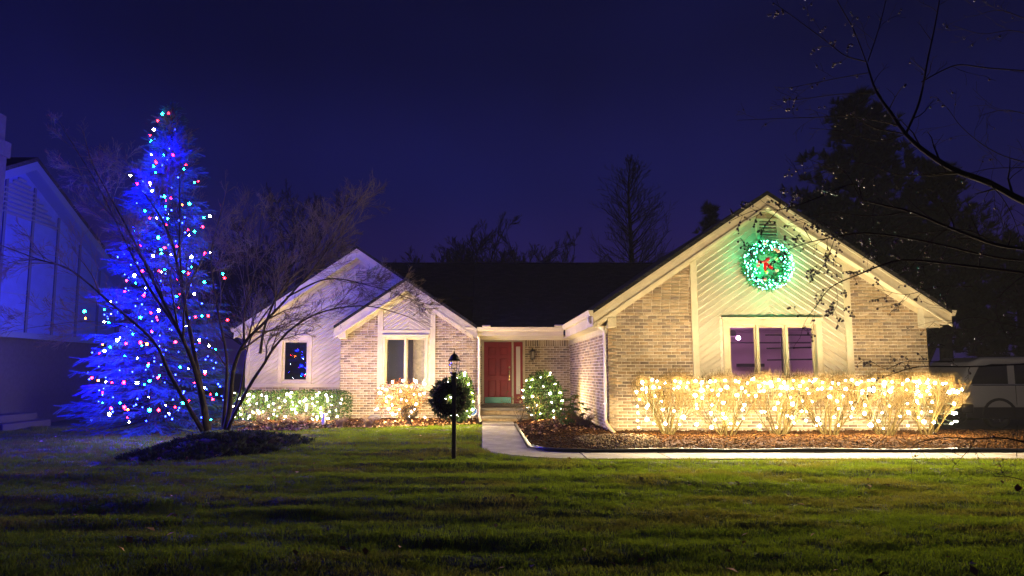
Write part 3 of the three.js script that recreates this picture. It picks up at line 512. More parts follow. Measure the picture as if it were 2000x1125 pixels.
// garage interior
{
  const room = std(.66, .55, .66, { roughness: .9 }), m = new MB();
  m.box(3.13, 10.22, -.02, .0, -22.6, -16.2); m.box(3.13, 10.22, 2.84, 2.86, -22.6, -16.2); m.box(3.13, 3.15, 0, 2.84, -22.6, -16.2); m.box(10.2, 10.22, 0, 2.84, -22.6, -16.2); m.box(3.13, 10.22, 0, 2.84, -22.62, -22.6);
  m.build('garage_interior', room, house);
  const t = new MB(), p = (x, y, z) => V(x, y, z);
  t.tube([p(5.2, 2.42, -20.4), p(9.8, 2.42, -20.4)], .022, 5); t.tube([p(7.3, 2.5, -17.6), p(9.9, 2.5, -17.6)], .02, 5); t.tube([p(7.4, 2.16, -17.8), p(9.9, 2.22, -17.8)], .02, 5); t.tube([p(7.75, 2.5, -17.7), p(7.75, 1.2, -17.7)], .02, 5); t.tube([p(7.4, 1.86, -17.8), p(9.9, 1.9, -17.8)], .02, 5);
  t.build('door_track', std(.05, .05, .06, { metalness: .6, roughness: .5 }), house);
  new MB().box(8.3, 9.1, 1.72, 1.82, -22.4, -22.1).build('shelf', std(.03, .03, .03), house);
  new MB().box(6.9, 8.1, 0, 2.2, -22.59, -22.55).build('inner_door', std(.55, .45, .55), house);
  const o = at(1442, 660, 19.4), op = new THREE.Group(); op.name = 'door_opener'; house.add(op);
  part('opener_body', boxGeo(o.x - .5, o.x - .12, o.y + .05, o.y + .2, o.z - .2, o.z + .2, .03), std(.04, .04, .05), op);
  new MB().tube([V(o.x - .3, o.y + .2, o.z), V(o.x - .42, 2.84, o.z)], .012, 4).tube([V(o.x - .3, o.y + .2, o.z), V(o.x - .18, 2.84, o.z)], .012, 4).build('bracket', std(.8, .75, .8), op);
  const lm = part('lamp_bulb', new THREE.SphereGeometry(.06, 12, 8), std(0, 0, 0, { emissive: new THREE.Color(40, 16, 40) }), op); lm.position.set(o.x, o.y, o.z);
  const pl = new THREE.PointLight(new THREE.Color(1, .40, .74), 4.2); pl.position.copy(lm.position); pl.shadow.radius = 3; pl.castShadow = true; op.add(pl);
}
// ---------------------------------------------------------------- plants: helpers
function twigs(m, R, start, dir, len, rad, depth, o) { // a branch with side branches, drawn into builder m (or o.fine below a radius)
  const n = depth > 1 ? 6 : 4, pts = [start.clone()], rad_ = [rad], d = dir.clone().normalize(), p = start.clone();
  for (let i = 1; i <= n; i++) {
    d.x += (R() - .5) * o.wig; d.y += (R() - .5) * o.wig + (o.up ?? 0) / n; d.z += (R() - .5) * o.wig; d.normalize();
    p.addScaledVector(d, len / n); pts.push(p.clone()); rad_.push(Math.max(o.min ?? .0015, rad * (1 - .72 * i / n)));
  }
  const mb = o.fine && depth <= (o.fineDepth ?? 1) ? o.fine : m;
  mb.tube(pts, rad_, depth > 1 ? 5 : 3);
  if (o.tips && depth <= 1) o.tips.push(pts[pts.length - 1], pts[2]);
  if (depth <= 0) return;
  const k = Math.round(o.kids[Math.min(depth, o.kids.length) - 1] * (.75 + .5 * R()));
  for (let i = 0; i < k; i++) {
    const t = lerp(o.from ?? .3, 1, (i + R()) / k), f = t * n, a = Math.min(n - 1, Math.floor(f)), q = pts[a].clone().lerp(pts[a + 1], f - a), bd = V().subVectors(pts[a + 1], pts[a]).normalize();
    const ax = V(R() - .5, R() - .5, R() - .5).cross(bd).normalize(), ang = lerp(o.ang[0], o.ang[1], R());
    const nd = bd.clone().applyAxisAngle(ax, ang);
    if (o.squash) nd.z *= o.squash;
    twigs(m, R, q, nd, len * lerp(o.len[0], o.len[1], R()) * (1.15 - .5 * t), Math.max(o.min ?? .0015, rad * lerp(.38, .6, R()) * (1 - .5 * t)), depth - 1, o);
  }
}
const curve = (pts, n) => new THREE.CatmullRomCurve3(pts).getPoints(n);
const leafGeo = (l, w, bend = .2) => new MB().poly([[0, 0, 0], [w, l * .4, bend * l * .2], [0, l, -bend * l], [0, l * .45, -.0]]).poly([[0, 0, 0], [0, l * .45, 0], [0, l, -bend * l], [-w, l * .4, bend * l * .2]]).geo();
const leafMat = (r, g, b, tr = .35) => { const m = new THREE.MeshPhysicalMaterial({ roughness: .95, specularIntensity: .12, transmission: tr, thickness: 0, side: THREE.DoubleSide }); m.color.setRGB(r, g, b); return m; };
// ---------------------------------------------------------------- string lights
const bulbGeo = new THREE.OctahedronGeometry(1, 1);
const glow = (r, g, b, k) => std(.02, .02, .02, { emissive: new THREE.Color(r * k, g * k, b * k) });
const LW = [1, .63, .18], LC = [1, .63, .2];
const glowWarm = glow(1, .87, .64, 620), glowCool = glow(1, .89, .68, 560);
function stringLights(label, pts, mat, rgb, size, each, every, group, wire = true, name = 'string_lights', seed = 3) {
  const s = thing(name, label, 'string lights', [0, 0, 0], group), R = rng(seed);
  if (wire) new MB().tube(pts.map((p) => p.clone().add(V(0, -.02, -.025))), .004, 3).build('wire', wireGreen, s);
  pts.forEach((p, i) => {
    const mm = mat, c = rgb, z = size * (.5 + 1.15 * R() * R());
    const b = part('bulb', bulbGeo, mm, s); b.position.copy(p); b.scale.set(z, z * 1.15, z); b.rotation.set(R() * 6, R() * 6, 0);
    if (i % every === 0 && each > 0) { const l = new THREE.PointLight(new THREE.Color(...c), each * every); l.position.copy(p); l.shadow.radius = Math.max(1, z / .02); l.castShadow = true; s.add(l); }
  });
  return s;
}
// ---------------------------------------------------------------- clipped bare shrubs in front of the garage
const HEDGE_CD = .80;
const ORD = ['first', 'second', 'third', 'fourth', 'fifth', 'sixth'];
[4.0, 5.28, 6.42, 7.52, 8.68, 9.62].forEach((cx, i) => {
  const R = rng(100 + i), cz = -14.95, gy = bedY(cx, cz) - .03, w = i === 5 ? .55 : .72;
  const b = thing('bare_shrub', `${ORD[i]} clipped leafless shrub from the downspout end of the lit row before the wide window`, 'shrub', [cx, gy, cz], 'clipped bare shrubs along the garage wall');
  const fine = new MB(), n = 13, o = { wig: .42, up: .5, kids: [5, 6, 6], ang: [.3, .85], len: [.42, .7], fine, fineDepth: 1, min: .0016, from: .28 };
  for (let k = 0; k < n; k++) {
    const a = k / n * 6.283 + R(), rr = .04 + .1 * R(), tilt = .25 + .55 * R(), m = new MB();
    twigs(m, R, V(Math.cos(a) * rr, 0, Math.sin(a) * rr), V(Math.cos(a) * tilt, 1, Math.sin(a) * tilt * .8), .85 + .2 * R(), .017 + .008 * R(), 3, o);
    m.build('stem', matte(.10, .072, .022, { map: barkTex, roughness: .85 }), b);
  }
  // the dense clipped shell: short upright shoots
  for (let k = 0; k < 2400; k++) {
    const a = R() * 6.283, top = R() < .62, e = Math.sqrt(R()), x = Math.cos(a) * w * (top ? e : .8 + .25 * R()), z = Math.sin(a) * .48 * (top ? e : .8 + .25 * R()), y = top ? 1.08 + .14 * R() + .07 * Math.sin(x * 7 + i * 2) + (i % 3 - 1) * .025 - .2 * Math.max(0, Math.abs(x) / w - .6) : lerp(.5, 1.1, Math.sqrt(R()));
    const tl = .07 + .22 * R() * R(), dx = x * .35 + (R() - .5) * .6, dz = z * .5 + (R() - .5) * .6;
    fine.tube([V(x, y, z), V(x + dx * tl * .5, y + tl * .55, z + dz * tl * .5), V(x + dx * tl * 1.1, y + tl, z + dz * tl * 1.1)], [.0034, .0026, .001], 3);
  }
  tag(fine.build('twigs', twigTan, b), null, null, null, 'stuff');
  // lights
  const pts = [], add = (x, y, z) => pts.push(V(cx + x, gy + y, cz + z));
  for (let k = 0; k < 9; k++) add(lerp(-w, w, (k + R()) / 9), 1.14 + .1 * R() - (i === 5 && k > 6 ? .2 : 0), .3 + .22 * R());
  for (let k = 0; k < 4; k++) add(lerp(w, -w, (k + R()) / 4), .98 + .1 * R(), .5 + .08 * R());
  const colsX = i === 5 ? [.1, .5] : [-.52, -.2, .12, .42];
  if (i === 5) { for (let r = 0; r < 4; r++) for (let k = 0; k < 5; k++) if (R() < .8) add(lerp(-.35, .68, (k + .7 * R()) / 5), .32 + r * .2 + .05 * R(), .46 - .12 * Math.abs(k - 2)); }
  else for (const X of colsX) for (let k = 0; k < 6; k++) if (R() < .84) add(X + .26 * (R() - .5) + (k - 3) * .03, 1.0 - k * .16 + .12 * R(), .5 - (k > 3 ? .06 * (k - 3) : 0) + .06 * R());
  if (i === 0) for (let k = 0; k < 6; k++) add(-w - .03 + .1 * R(), .95 - k * .15, .12 + .2 * R());
  stringLights(`warm white bulbs strung over the ${ORD[i]} bare shrub from the downspout before the garage`, pts, glowWarm, LW, .026, HEDGE_CD, 2, 'light strings on the garage shrubs', true, 'string_lights', 40 + i);
});
// ---------------------------------------------------------------- shrubs before the left wing
function leafyShrub(name, label, cat, c, rx, ry, rz, n, leaf, mat, seed, lum = 1, cols, boxy = 0) {
  const R = rng(seed), b = thing(name, label, cat, c), mats = [], cc = [];
  const m = new MB(); for (let k = 0; k < 9; k++) { const a = R() * 6.28; twigs(m, R, V((R() - .5) * rx, 0, (R() - .5) * rz), V(Math.cos(a) * .5, 1, Math.sin(a) * .5), ry * 1.2, .014, 2, { wig: .4, kids: [3, 4], ang: [.3, .9], len: [.4, .6] }); }
  m.build('stem', barkDark, b);
  for (let k = 0; k < n; k++) {
    const th = R() * 6.283, u = R() * 2 - 1, s = Math.sqrt(1 - u * u); let d = V(s * Math.cos(th), u, s * Math.sin(th));
    const box = boxy ? 1 / Math.max(Math.abs(d.x), Math.abs(d.y), Math.abs(d.z)) : 1, f = lerp(1, box, boxy) * Math.pow(R(), .28), lump = 1 + .22 * (fbm(d.x * 3 * (boxy ? rx * 2 : 1) + seed, d.y * 3 + d.z * 4, 2) - .5);
    const p = V(d.x * rx * f * lump, ry + d.y * ry * f * lump, d.z * rz * f * lump); if (p.y < .03) p.y = .03 + .1 * R();
    mats.push(trs(p, aim(d.clone().add(V((R() - .5) * 1.6, (R() - .2) * 1.4, (R() - .5) * 1.6))).multiply(new THREE.Quaternion().setFromAxisAngle(UPV, R() * 6.28)), .7 + .6 * R()));
    const q = (.65 + .7 * R()) * lum; cc.push(cols ? cols(R, q) : new THREE.Color().setRGB(.022 * q, .048 * q, .008 * q));
  }
  inst('foliage', leaf, mat, mats, cc, b);
  return b;
}
const boxLeaf = leafGeo(.05, .015), white = leafMat(1, 1, 1, .3);
const bulbsOn = (c, rx, ry, rz, n, seed, f = 1.02, front = true) => { const R = rng(seed), out = []; for (let k = 0; k < n; k++) { const y = lerp(-.85, .95, (k + R()) / n), a = (front ? (k * 2.4) % 3.1416 : k * 2.4) + .2 * R(), s = Math.sqrt(1 - y * y); out.push(V(c[0] + rx * f * s * Math.cos(a), c[1] + ry + y * ry * f, c[2] + rz * f * s * Math.sin(a))); } return out; };
{ // long clipped evergreen hedge under the left window
  const hx = [-6.85, -6.02, -5.2, -4.42];
  hx.forEach((x, i) => leafyShrub('hedge', ['green clipped evergreen bush at the left end of the lit low hedge', 'green clipped evergreen bush under the narrow window, left half', 'green clipped evergreen bush under the narrow window, right half', 'green clipped evergreen bush at the brick corner ending the low hedge'][i], 'hedge', [x, .1, -20.5 - .12 * (i % 2)], .5, .46, .5, 2600, boxLeaf, white, 300 + i, 1, null, .55));
  hx.forEach((x, i) => {
    const R = rng(330 + i), pts = [];
    for (let k = 0; k < 21; k++) pts.push(V(x + lerp(-.52, .56, R()), lerp(.18, 1.0, ((k * .618) % 1)), -20.02 - .1 * (i % 2) + .07 * R() - (k % 5 ? 0 : .1)));
    stringLights(['white bulbs on the leftmost bush of the low evergreen hedge', 'white bulbs on the hedge bush below the left half of the narrow window', 'white bulbs on the hedge bush below the right half of the narrow window', 'white bulbs on the hedge bush at the brick corner'][i], pts, glowCool, LC, .0205, .66, 2, 'light strings on the low evergreen hedge', true, 'string_lights', 50 + i);
  });
  // leafy brown shrub under the sliding window
  const c = [-2.4, .12, -20.35];
  const R = rng(350), b = thing('deciduous_shrub', 'round shrub with dry golden leaves, covered in lights under the sliding window', 'shrub', c), fine = new MB(), m = new MB();
  for (let k = 0; k < 16; k++) { const a = R() * 6.28, t = .3 + .6 * R(); twigs(m, R, V((R() - .5) * .2, 0, (R() - .5) * .2), V(Math.cos(a) * t, 1, Math.sin(a) * t), .8, .012, 3, { wig: .4, up: .2, kids: [4, 5, 5], ang: [.3, .9], len: [.45, .7], fine, fineDepth: 1 }); }
  m.build('stem', twigTan, b); tag(fine.build('twigs', twigTan, b), null, null, null, 'stuff');
  const lm = [], lc = [], lf = leafGeo(.05, .014); for (let k = 0; k < 2400; k++) { const th = R() * 6.283, u = R() * 2 - 1, s = Math.sqrt(1 - u * u), f = Math.pow(R(), .4), p = V(s * Math.cos(th) * .82 * f, .68 + u * .58 * f, s * Math.sin(th) * .6 * f); lm.push(trs(p, [R() * 6, R() * 6, R() * 6], .6 + .7 * R())); const q = .6 + .8 * R(), rd = u > .5 && R() < .5 ? .5 : 1; lc.push(new THREE.Color().setRGB(.22 * q, .10 * q * rd, .026 * q * rd)); }
  inst('foliage', lf, white, lm, lc, b);
  const pts = []; for (let k = 0; k < 34; k++) pts.push(V(c[0] + lerp(-.72, .78, R()), c[1] + lerp(.12, 1.2, (k * .618 + .1 * R()) % 1), c[2] + .42 + .2 * R()));
  stringLights('bright warm bulbs over the golden shrub below the sliding window', pts, glowWarm, LW, .0235, .95, 2, undefined, true, 'string_lights', 60);
}
for (const [c, rx, ry, seed, lab, lab2] of [[[-.66, .1, -20.25], .42, .72, 400, 'green upright evergreen bush left of the front steps behind the lamp post', 'white bulbs on the evergreen bush behind the lamp post'], [[1.78, .12, -20.4], .58, .72, 401, 'green rounded evergreen bush right of the front door under the wall lantern', 'white bulbs on the evergreen bush right of the front door']]) {
  leafyShrub('evergreen_bush', lab, 'bush', c, rx, ry, rx, 4200, leafGeo(.075, .016), white, seed);
  stringLights(lab2, bulbsOn(c, rx, ry, rx, 22, seed + 5, 1.03), glowCool, LC, .022, .95, 2, undefined, true, 'string_lights', seed);
}
// small round clipped bush, tufts and odds in the left bed
{
  const p = at(800, 826, 19.2); leafyShrub('small_bush', 'small dark round clipped bush in front of the golden shrub', 'bush', [p.x, .1, -19.2], .24, .2, .24, 900, leafGeo(.035, .012), white, 410, .5, (R, q) => new THREE.Color().setRGB(.07 * q, .05 * q, .03 * q)).children.forEach((o) => { if (o.isInstancedMesh) o.position.y = .14; });
  const R = rng(420), lab = ['tuft of dry ornamental grass at the left end of the hedge', 'tuft of dry ornamental grass below the narrow window', 'low reddish tuft of dry grass before the hedge corner', 'low tuft of dry grass between hedge and sliding window', 'low spreading dry plant before the brick corner'];
  [[512, 826, 19.2, .42], [560, 824, 19.4, .3], [592, 822, 19.4, .34], [665, 826, 19.0, .3], [720, 828, 18.9, .3]].forEach(([u, v, D, h], i) => {
    const q = at(u, v, D), t = thing('grass_tuft', lab[i], 'plant', [q.x, .07, -D], 'dry tufts in the left bed'), m = new MB();
    for (let k = 0; k < 150; k++) { const a = R() * 6.28, t1 = .2 + R() * .9, l = h * (.6 + .6 * R()), x = Math.cos(a) * .08 * R(), z = Math.sin(a) * .08 * R(); m.tube([V(x, 0, z), V(x + Math.cos(a) * t1 * l * .3, l * .6, z + Math.sin(a) * t1 * l * .3), V(x + Math.cos(a) * t1 * l, l * (1 - .4 * t1 * R()), z + Math.sin(a) * t1 * l)], [.003, .0025, .001], 3); }
    tag(m.build('blades', std(.16, .09, .055), t), null, null, null, 'stuff');
  });
  const c = at(729, 812, 20.6); const st = new THREE.IcosahedronGeometry(.2, 2), pa = st.attributes.position; for (let i = 0; i < pa.count; i++) { const k = 1 + .25 * (fbm(pa.getX(i) * 9 + 5, pa.getY(i) * 9 + pa.getZ(i) * 7, 2) - .5); pa.setXYZ(i, pa.getX(i) * k, pa.getY(i) * k * .5, pa.getZ(i) * k * .7); } st.computeVertexNormals();
  top('garden_stone', st, std(.11, .10, .10), 'dark rounded stone lying at the brick wall beside the golden shrub', 'stone').position.set(c.x, .17, -20.9);
  const q = at(632, 828, 19.2), pp = thing('vent_pipe', 'short white capped pipe standing in the bed before the hedge', 'pipe', [q.x, .08, -19.2]);
  new MB().tube([V(0, 0, 0), V(0, .27, 0)], .052, 12, true).build('pipe', std(.5, .5, .55, { roughness: .35 }), pp); new MB().tube([V(0, .27, 0), V(0, .32, 0)], .068, 12, true).build('cap', std(.72, .7, .66, { roughness: .4 }), pp);
}
{ // alarm sign by the left downspout
  const p = at(923, 803, 20.85), s = thing('yard_sign', 'small blue octagonal security sign with white emblem beside the porch downspout', 'sign', [p.x, 0, -20.85]);
  const oct = (r) => new THREE.Shape(Array.from({ length: 8 }, (_, k) => new THREE.Vector2(Math.cos(k * .7854 + .3927) * r, Math.sin(k * .7854 + .3927) * r)));
  new MB().tube([V(0, 0, -.02), V(0, p.y, -.02)], .009, 6).build('stake', std(.3, .3, .32, { metalness: .6, roughness: .4 }), s);
  const e = (sh, d, z, m, n) => { const g = new THREE.ExtrudeGeometry(sh, { depth: d, bevelEnabled: false }); const q = part(n, g, m, s); q.position.set(0, p.y, z); };
  e(oct(.145), .008, -.012, std(.7, .72, .75), 'border'); e(oct(.125), .004, -.003, std(.01, .09, .42), 'face');
  const sh = new THREE.Shape(); sh.moveTo(0, -.07); sh.lineTo(.05, -.02); sh.lineTo(.05, .05); sh.lineTo(0, .07); sh.lineTo(-.05, .05); sh.lineTo(-.05, -.02); e(sh, .003, .0015, std(.7, .75, .8), 'emblem');
  part('utility_box', boxGeo(-.1, .16, .2, .62, -.3, -.1, .02), std(.5, .46, .38), s).removeFromParent();
}
{ // rhododendron by the garage side wall and dry clump
  const R = rng(440), c = [2.0, .13, -17.9], b = thing('rhododendron', 'leggy green rhododendron with drooping leaves beside the garage side wall', 'plant', c), lm = [], lc = [], lf = leafGeo(.13, .022, .35), m = new MB(), tips = [];
  for (const [dx, h, dz] of [[-.18, 1.18, 0], [.02, .75, .2], [.3, .72, .1], [.55, .62, 0], [.7, .48, .2], [-.1, .5, .35], [.25, .35, .45], [.45, .8, -.2], [-.3, .72, .1], [.12, .95, -.1], [.35, .5, .3], [0, .3, .5]]) {
    const pts = curve([V(.15, 0, 0), V(.15 + (dx - .15) * .5, h * .45, dz * .5), V(dx, h, dz)], 6); m.tube(pts, [.014, .013, .012, .011, .01, .008, .006], 5);
    for (const f of [1, .78, .58]) for (let k = 0; k < 11; k++) { const q = V(lerp(.15, dx, f), h * f, dz * f), a = k / 11 * 6.28 + R(), el = f === 1 ? .35 - .9 * R() : -.3 - .6 * R(); lm.push(trs(q, aim(V(Math.cos(a), el, Math.sin(a))).multiply(new THREE.Quaternion().setFromAxisAngle(UPV, R() * 6)), .8 + .5 * R())); const z = .7 + .6 * R(); lc.push(new THREE.Color().setRGB((R() < .12 ? .2 : .075) * z, .13 * z, .03 * z)); }
  }
  m.build('stem', barkBare, b); inst('leaves', lf, leafMat(1, 1, 1, .25), lm, lc, b);
  const t = thing('dry_clump', 'dark dry brown clump at the foot of the garage side wall', 'plant', [2.55, .13, -17.4]), mm = new MB();
  for (let k = 0; k < 260; k++) { const a = R() * 6.28, l = .3 + .25 * R(), s = .5 + .6 * R(); mm.tube([V((R() - .5) * .2, 0, (R() - .5) * .3), V(Math.cos(a) * l * s * .5, l * .6, Math.sin(a) * l * s * .5), V(Math.cos(a) * l * s, l * (.5 + .5 * R()), Math.sin(a) * l * s)], [.003, .0025, .001], 3); }
  tag(mm.build('blades', std(.085, .045, .03), t), null, null, null, 'stuff');
  const sp = thing('sparse_shrub', 'thin twiggy shrub with sparse leaves beside the front steps', 'shrub', [1.08, .1, -20.1]), sm = new MB(), tp = [];
  for (let k = 0; k < 9; k++) { const a = R() * 6.28; twigs(sm, R, V(0, 0, 0), V(Math.cos(a) * .7, 1, Math.sin(a) * .5), .75, .008, 2, { wig: .5, kids: [3, 4], ang: [.4, .9], len: [.4, .7], tips: tp }); }
  sm.build('stem', barkBare, sp); inst('leaves', leafGeo(.045, .016), white, tp.map((p) => trs(p, [R() * 6, R() * 6, R() * 6], 1)), tp.map(() => new THREE.Color().setRGB(.1 + .08 * R(), .1, .03)), sp);
}
// ---------------------------------------------------------------- wreaths
function wreath(name, label, c, Rr, r, n, needle, mat, seed, col) {
  const R = rng(seed), w = thing(name, label, 'wreath', c), mm = [], cc = [];
  part('ring', new THREE.TorusGeometry(Rr, r * .45, 8, 40), barkDark, w);
  for (let k = 0; k < n; k++) { const a = R() * 6.283, b = R() * 6.283, rr = r * (.3 + .45 * R()), o = V(Math.cos(a), Math.sin(a), 0), d = o.clone().multiplyScalar(Math.cos(b)).add(V(0, 0, Math.sin(b))); const p = o.clone().multiplyScalar(Rr).addScaledVector(d, rr), tn = V(-Math.sin(a), Math.cos(a), 0); mm.push(trs(p, aim(d.clone().addScaledVector(tn, 1.1 * (R() - .2))).multiply(new THREE.Quaternion().setFromAxisAngle(UPV, R() * 6)), .7 + .6 * R())); const q = .6 + .8 * R(); cc.push(new THREE.Color().setRGB(col[0] * q, col[1] * q, col[2] * q)); }
  inst('needles', needle, mat, mm, cc, w); return w;
}
{
  const c = at(1498, 519, 15.78), w = wreath('lit_wreath', 'green wreath with mint coloured lights and red bow high on the gable siding', [c.x, c.y, -15.8], .44, .17, 1300, leafGeo(.1, .012), white, 500, [.03, .16, .07]);
  const R = rng(501), red = std(.6, .01, .01, { roughness: .35 }), bow = new THREE.Group(); bow.name = 'bow'; w.add(bow); bow.position.set(-.17, .06, .28); bow.rotation.z = .35;
  for (const s of [-1, 1]) { const g = new THREE.SphereGeometry(1, 14, 10); const p = g.attributes.position; for (let k = 0; k < p.count; k++) { const t = (p.getX(k) + 1) / 2, w = .35 + .65 * t; p.setXYZ(k, p.getX(k) * .075, p.getY(k) * .062 * w, p.getZ(k) * .035 * w); } g.computeVertexNormals(); const l = part('loop', g, red, bow); l.position.set(s * .075, .015, 0); l.rotation.z = s > 0 ? .25 : Math.PI - .25; }
  part('knot', new THREE.SphereGeometry(.036, 10, 8), red, bow).position.z = .02;
  for (const s of [-1, 1]) new MB().prism([[-.025, 0], [.05 * s - .035, -.15], [.08 * s, -.235], [.09 * s + .045, -.21], [.05 * s + .04, -.14], [.025, 0]], 0, .012, (x, y, w) => [x, y, w + .01]).build('ribbon_tail', red, bow);
  for (const [x, y, mt] of [[-.1, .5, [.6, .3, .25]], [.13, .36, [.55, .12, .1]], [.2, .32, [.5, .12, .1]], [-.28, -.02, [.5, .1, .1]], [.15, -.13, [.6, .35, .25]], [-.1, -.17, [.7, .6, .1]], [-.14, -.34, [.5, .1, .1]], [.14, .14, [.6, .55, .2]]]) part('ornament', new THREE.SphereGeometry(.045, 10, 8), std(...mt, { roughness: .3 }), w).position.set(x, y, .2);
  const pts = []; for (let k = 0; k < 230; k++) { const a = k * 2.39996, d = .26 + .33 * Math.sqrt(R()); pts.push(V(c.x + Math.cos(a) * d, c.y + Math.sin(a) * d, -15.8 + .16 + .07 * R() - 3.2 * (d - .43) ** 2)); }
  stringLights('mint green mini lights wound round the gable wreath', pts, glow(.2, 1, .66, 30), [.012, 1, .40], .0105, .045, 9, undefined, false, 'string_lights', 502);
}
// ---------------------------------------------------------------- lamp post with wreath
{
  const p = thing('lamp_post', 'dark unlit garden lamp post standing on the lawn left of the path', 'lamp post', [-.52, 0, -12.7]);
  const wood = std(.05, .04, .045, { map: barkTex, roughness: .6 });
  const m = new MB(); m.box(-.038, .038, -.1, 1.5, -.038, .038); m.build('post', wood, p); part('post_collar', boxGeo(-.05, .05, 1.42, 1.47, -.05, .05, .01), wood, p);
  const L = new THREE.Group(); L.name = 'lantern'; p.add(L); L.position.y = 1.5; L.scale.setScalar(.95);
  new MB().lathe([[.03, 0], [.06, .01], [.085, .03], [.085, .05]], 0, 0, 6).build('base', darkMetal, L);
  new MB().lathe([[.125, .27], [.118, .29], [.09, .31], [.085, .34], [.06, .38], [.03, .405], [.014, .42], [.018, .435], [.006, .45], [.004, .5]], 0, 0, 12).build('roof', darkMetal, L);
  const b = new MB(); for (let k = 0; k < 6; k++) { const a = k / 6 * 6.283; b.tube([V(Math.cos(a) * .085, .05, Math.sin(a) * .085), V(Math.cos(a) * .108, .275, Math.sin(a) * .108)], .0055, 4); } for (const [r, y] of [[.092, .12], [.1, .2]]) b.tube(Array.from({ length: 7 }, (_, k) => V(Math.cos(k / 6 * 6.283) * r, y, Math.sin(k / 6 * 6.283) * r)), .004, 4); b.build('cage', darkMetal, L);
  for (let k = 0; k < 6; k++) { const a = k / 6 * 6.283, c = (k + 1) / 6 * 6.283, f = (r, y, t) => [Math.cos(t) * r, y, Math.sin(t) * r]; new MB().poly([f(.083, .052, a), f(.083, .052, c), f(.105, .272, c), f(.105, .272, a)]).build('pane', glass, L); }
  new MB().tube([V(0, .04, 0), V(0, .14, 0)], .012, 8).build('candle_sleeve', std(.6, .56, .5), L); part('clear_bulb', new THREE.SphereGeometry(.022, 8, 6), new THREE.MeshPhysicalMaterial({ roughness: .1, transmission: .9, thickness: 0 }), L).position.y = .165;
  const wc = at(878, 779, 12.78), wr = wreath('plain_wreath', 'dark unlit evergreen wreath hung on the lamp post', [wc.x, wc.y, -12.86], .245, .15, 1700, leafGeo(.085, .013), white, 510, [.05, .075, .035]);
}
// ---------------------------------------------------------------- tree bed with ground cover
{
  const p = [], u = [], ix = [], N = 60, M = 22, R = rng(600), cx = -5.25, cz = -14.3;
  const edge = (a) => { let r = .5; for (let k = 0; k < 40; k++) { if (moundAt(cx + Math.cos(a) * r, cz + Math.sin(a) * r) < 0) break; r += .08; } return r; };
  const my = (x, z) => -.03 + .24 * smooth(moundAt(x, z), -.02, .75) + .05 * (fbm(x * 3, z * 3, 2) - .5);
  for (let i = 0; i <= N; i++) { const a = i / N * Math.PI * 2, e = edge(i === N ? 0 : a); for (let j = 0; j <= M; j++) { const r = e * 1.03 * j / M, x = cx + Math.cos(a) * r, z = cz + Math.sin(a) * r; p.push(x, my(x, z), z); u.push(x, z); } }
  for (let i = 0; i < N; i++) for (let j = 0; j < M; j++) { const a = i * (M + 1) + j, b = a + M + 1; ix.push(a, b, a + 1, b, b + 1, a + 1); }
  const g = new THREE.BufferGeometry(); g.setAttribute('position', new THREE.BufferAttribute(new Float32Array(p), 3)); g.setAttribute('uv', new THREE.BufferAttribute(new Float32Array(u), 2)); g.setIndex(ix); g.computeVertexNormals();
  structure('mound', g, matte(.5, .5, .5, { map: mulchTex, roughness: 1 }));
  const mats = [], cols = [], spr = new MB(), r2 = rng(601);
  for (let k = 0; k < 14; k++) { const a = r2() * 6.28, e = .3 + r2(), b = V(Math.cos(a) * .06, .05 + .05 * e, Math.sin(a) * .06), w = .008; spr.poly([[0, 0, 0], [b.x + w, b.y * .8, b.z - w], [b.x * 1.6, b.y, b.z * 1.6], [b.x - w, b.y * .8, b.z + w]]); }
  for (let k = 0; k < 1900; k++) { const x = cx + (R() - .5) * 4.6, z = cz + (R() - .5) * 6.4; if (moundAt(x, z) < .0) continue; mats.push(trs(V(x, my(x, z), z), [(R() - .5) * .5, R() * 6.28, (R() - .5) * .5], .5 + .7 * R())); const q = .6 + .8 * R(); cols.push(new THREE.Color().setRGB(.02 * q, .027 * q, .012 * q)); }
  tag(inst('ground_cover', spr.geo(), white, mats, cols), 'low dark ground cover over the mound at the foot of the bare tree', 'ground cover');
}
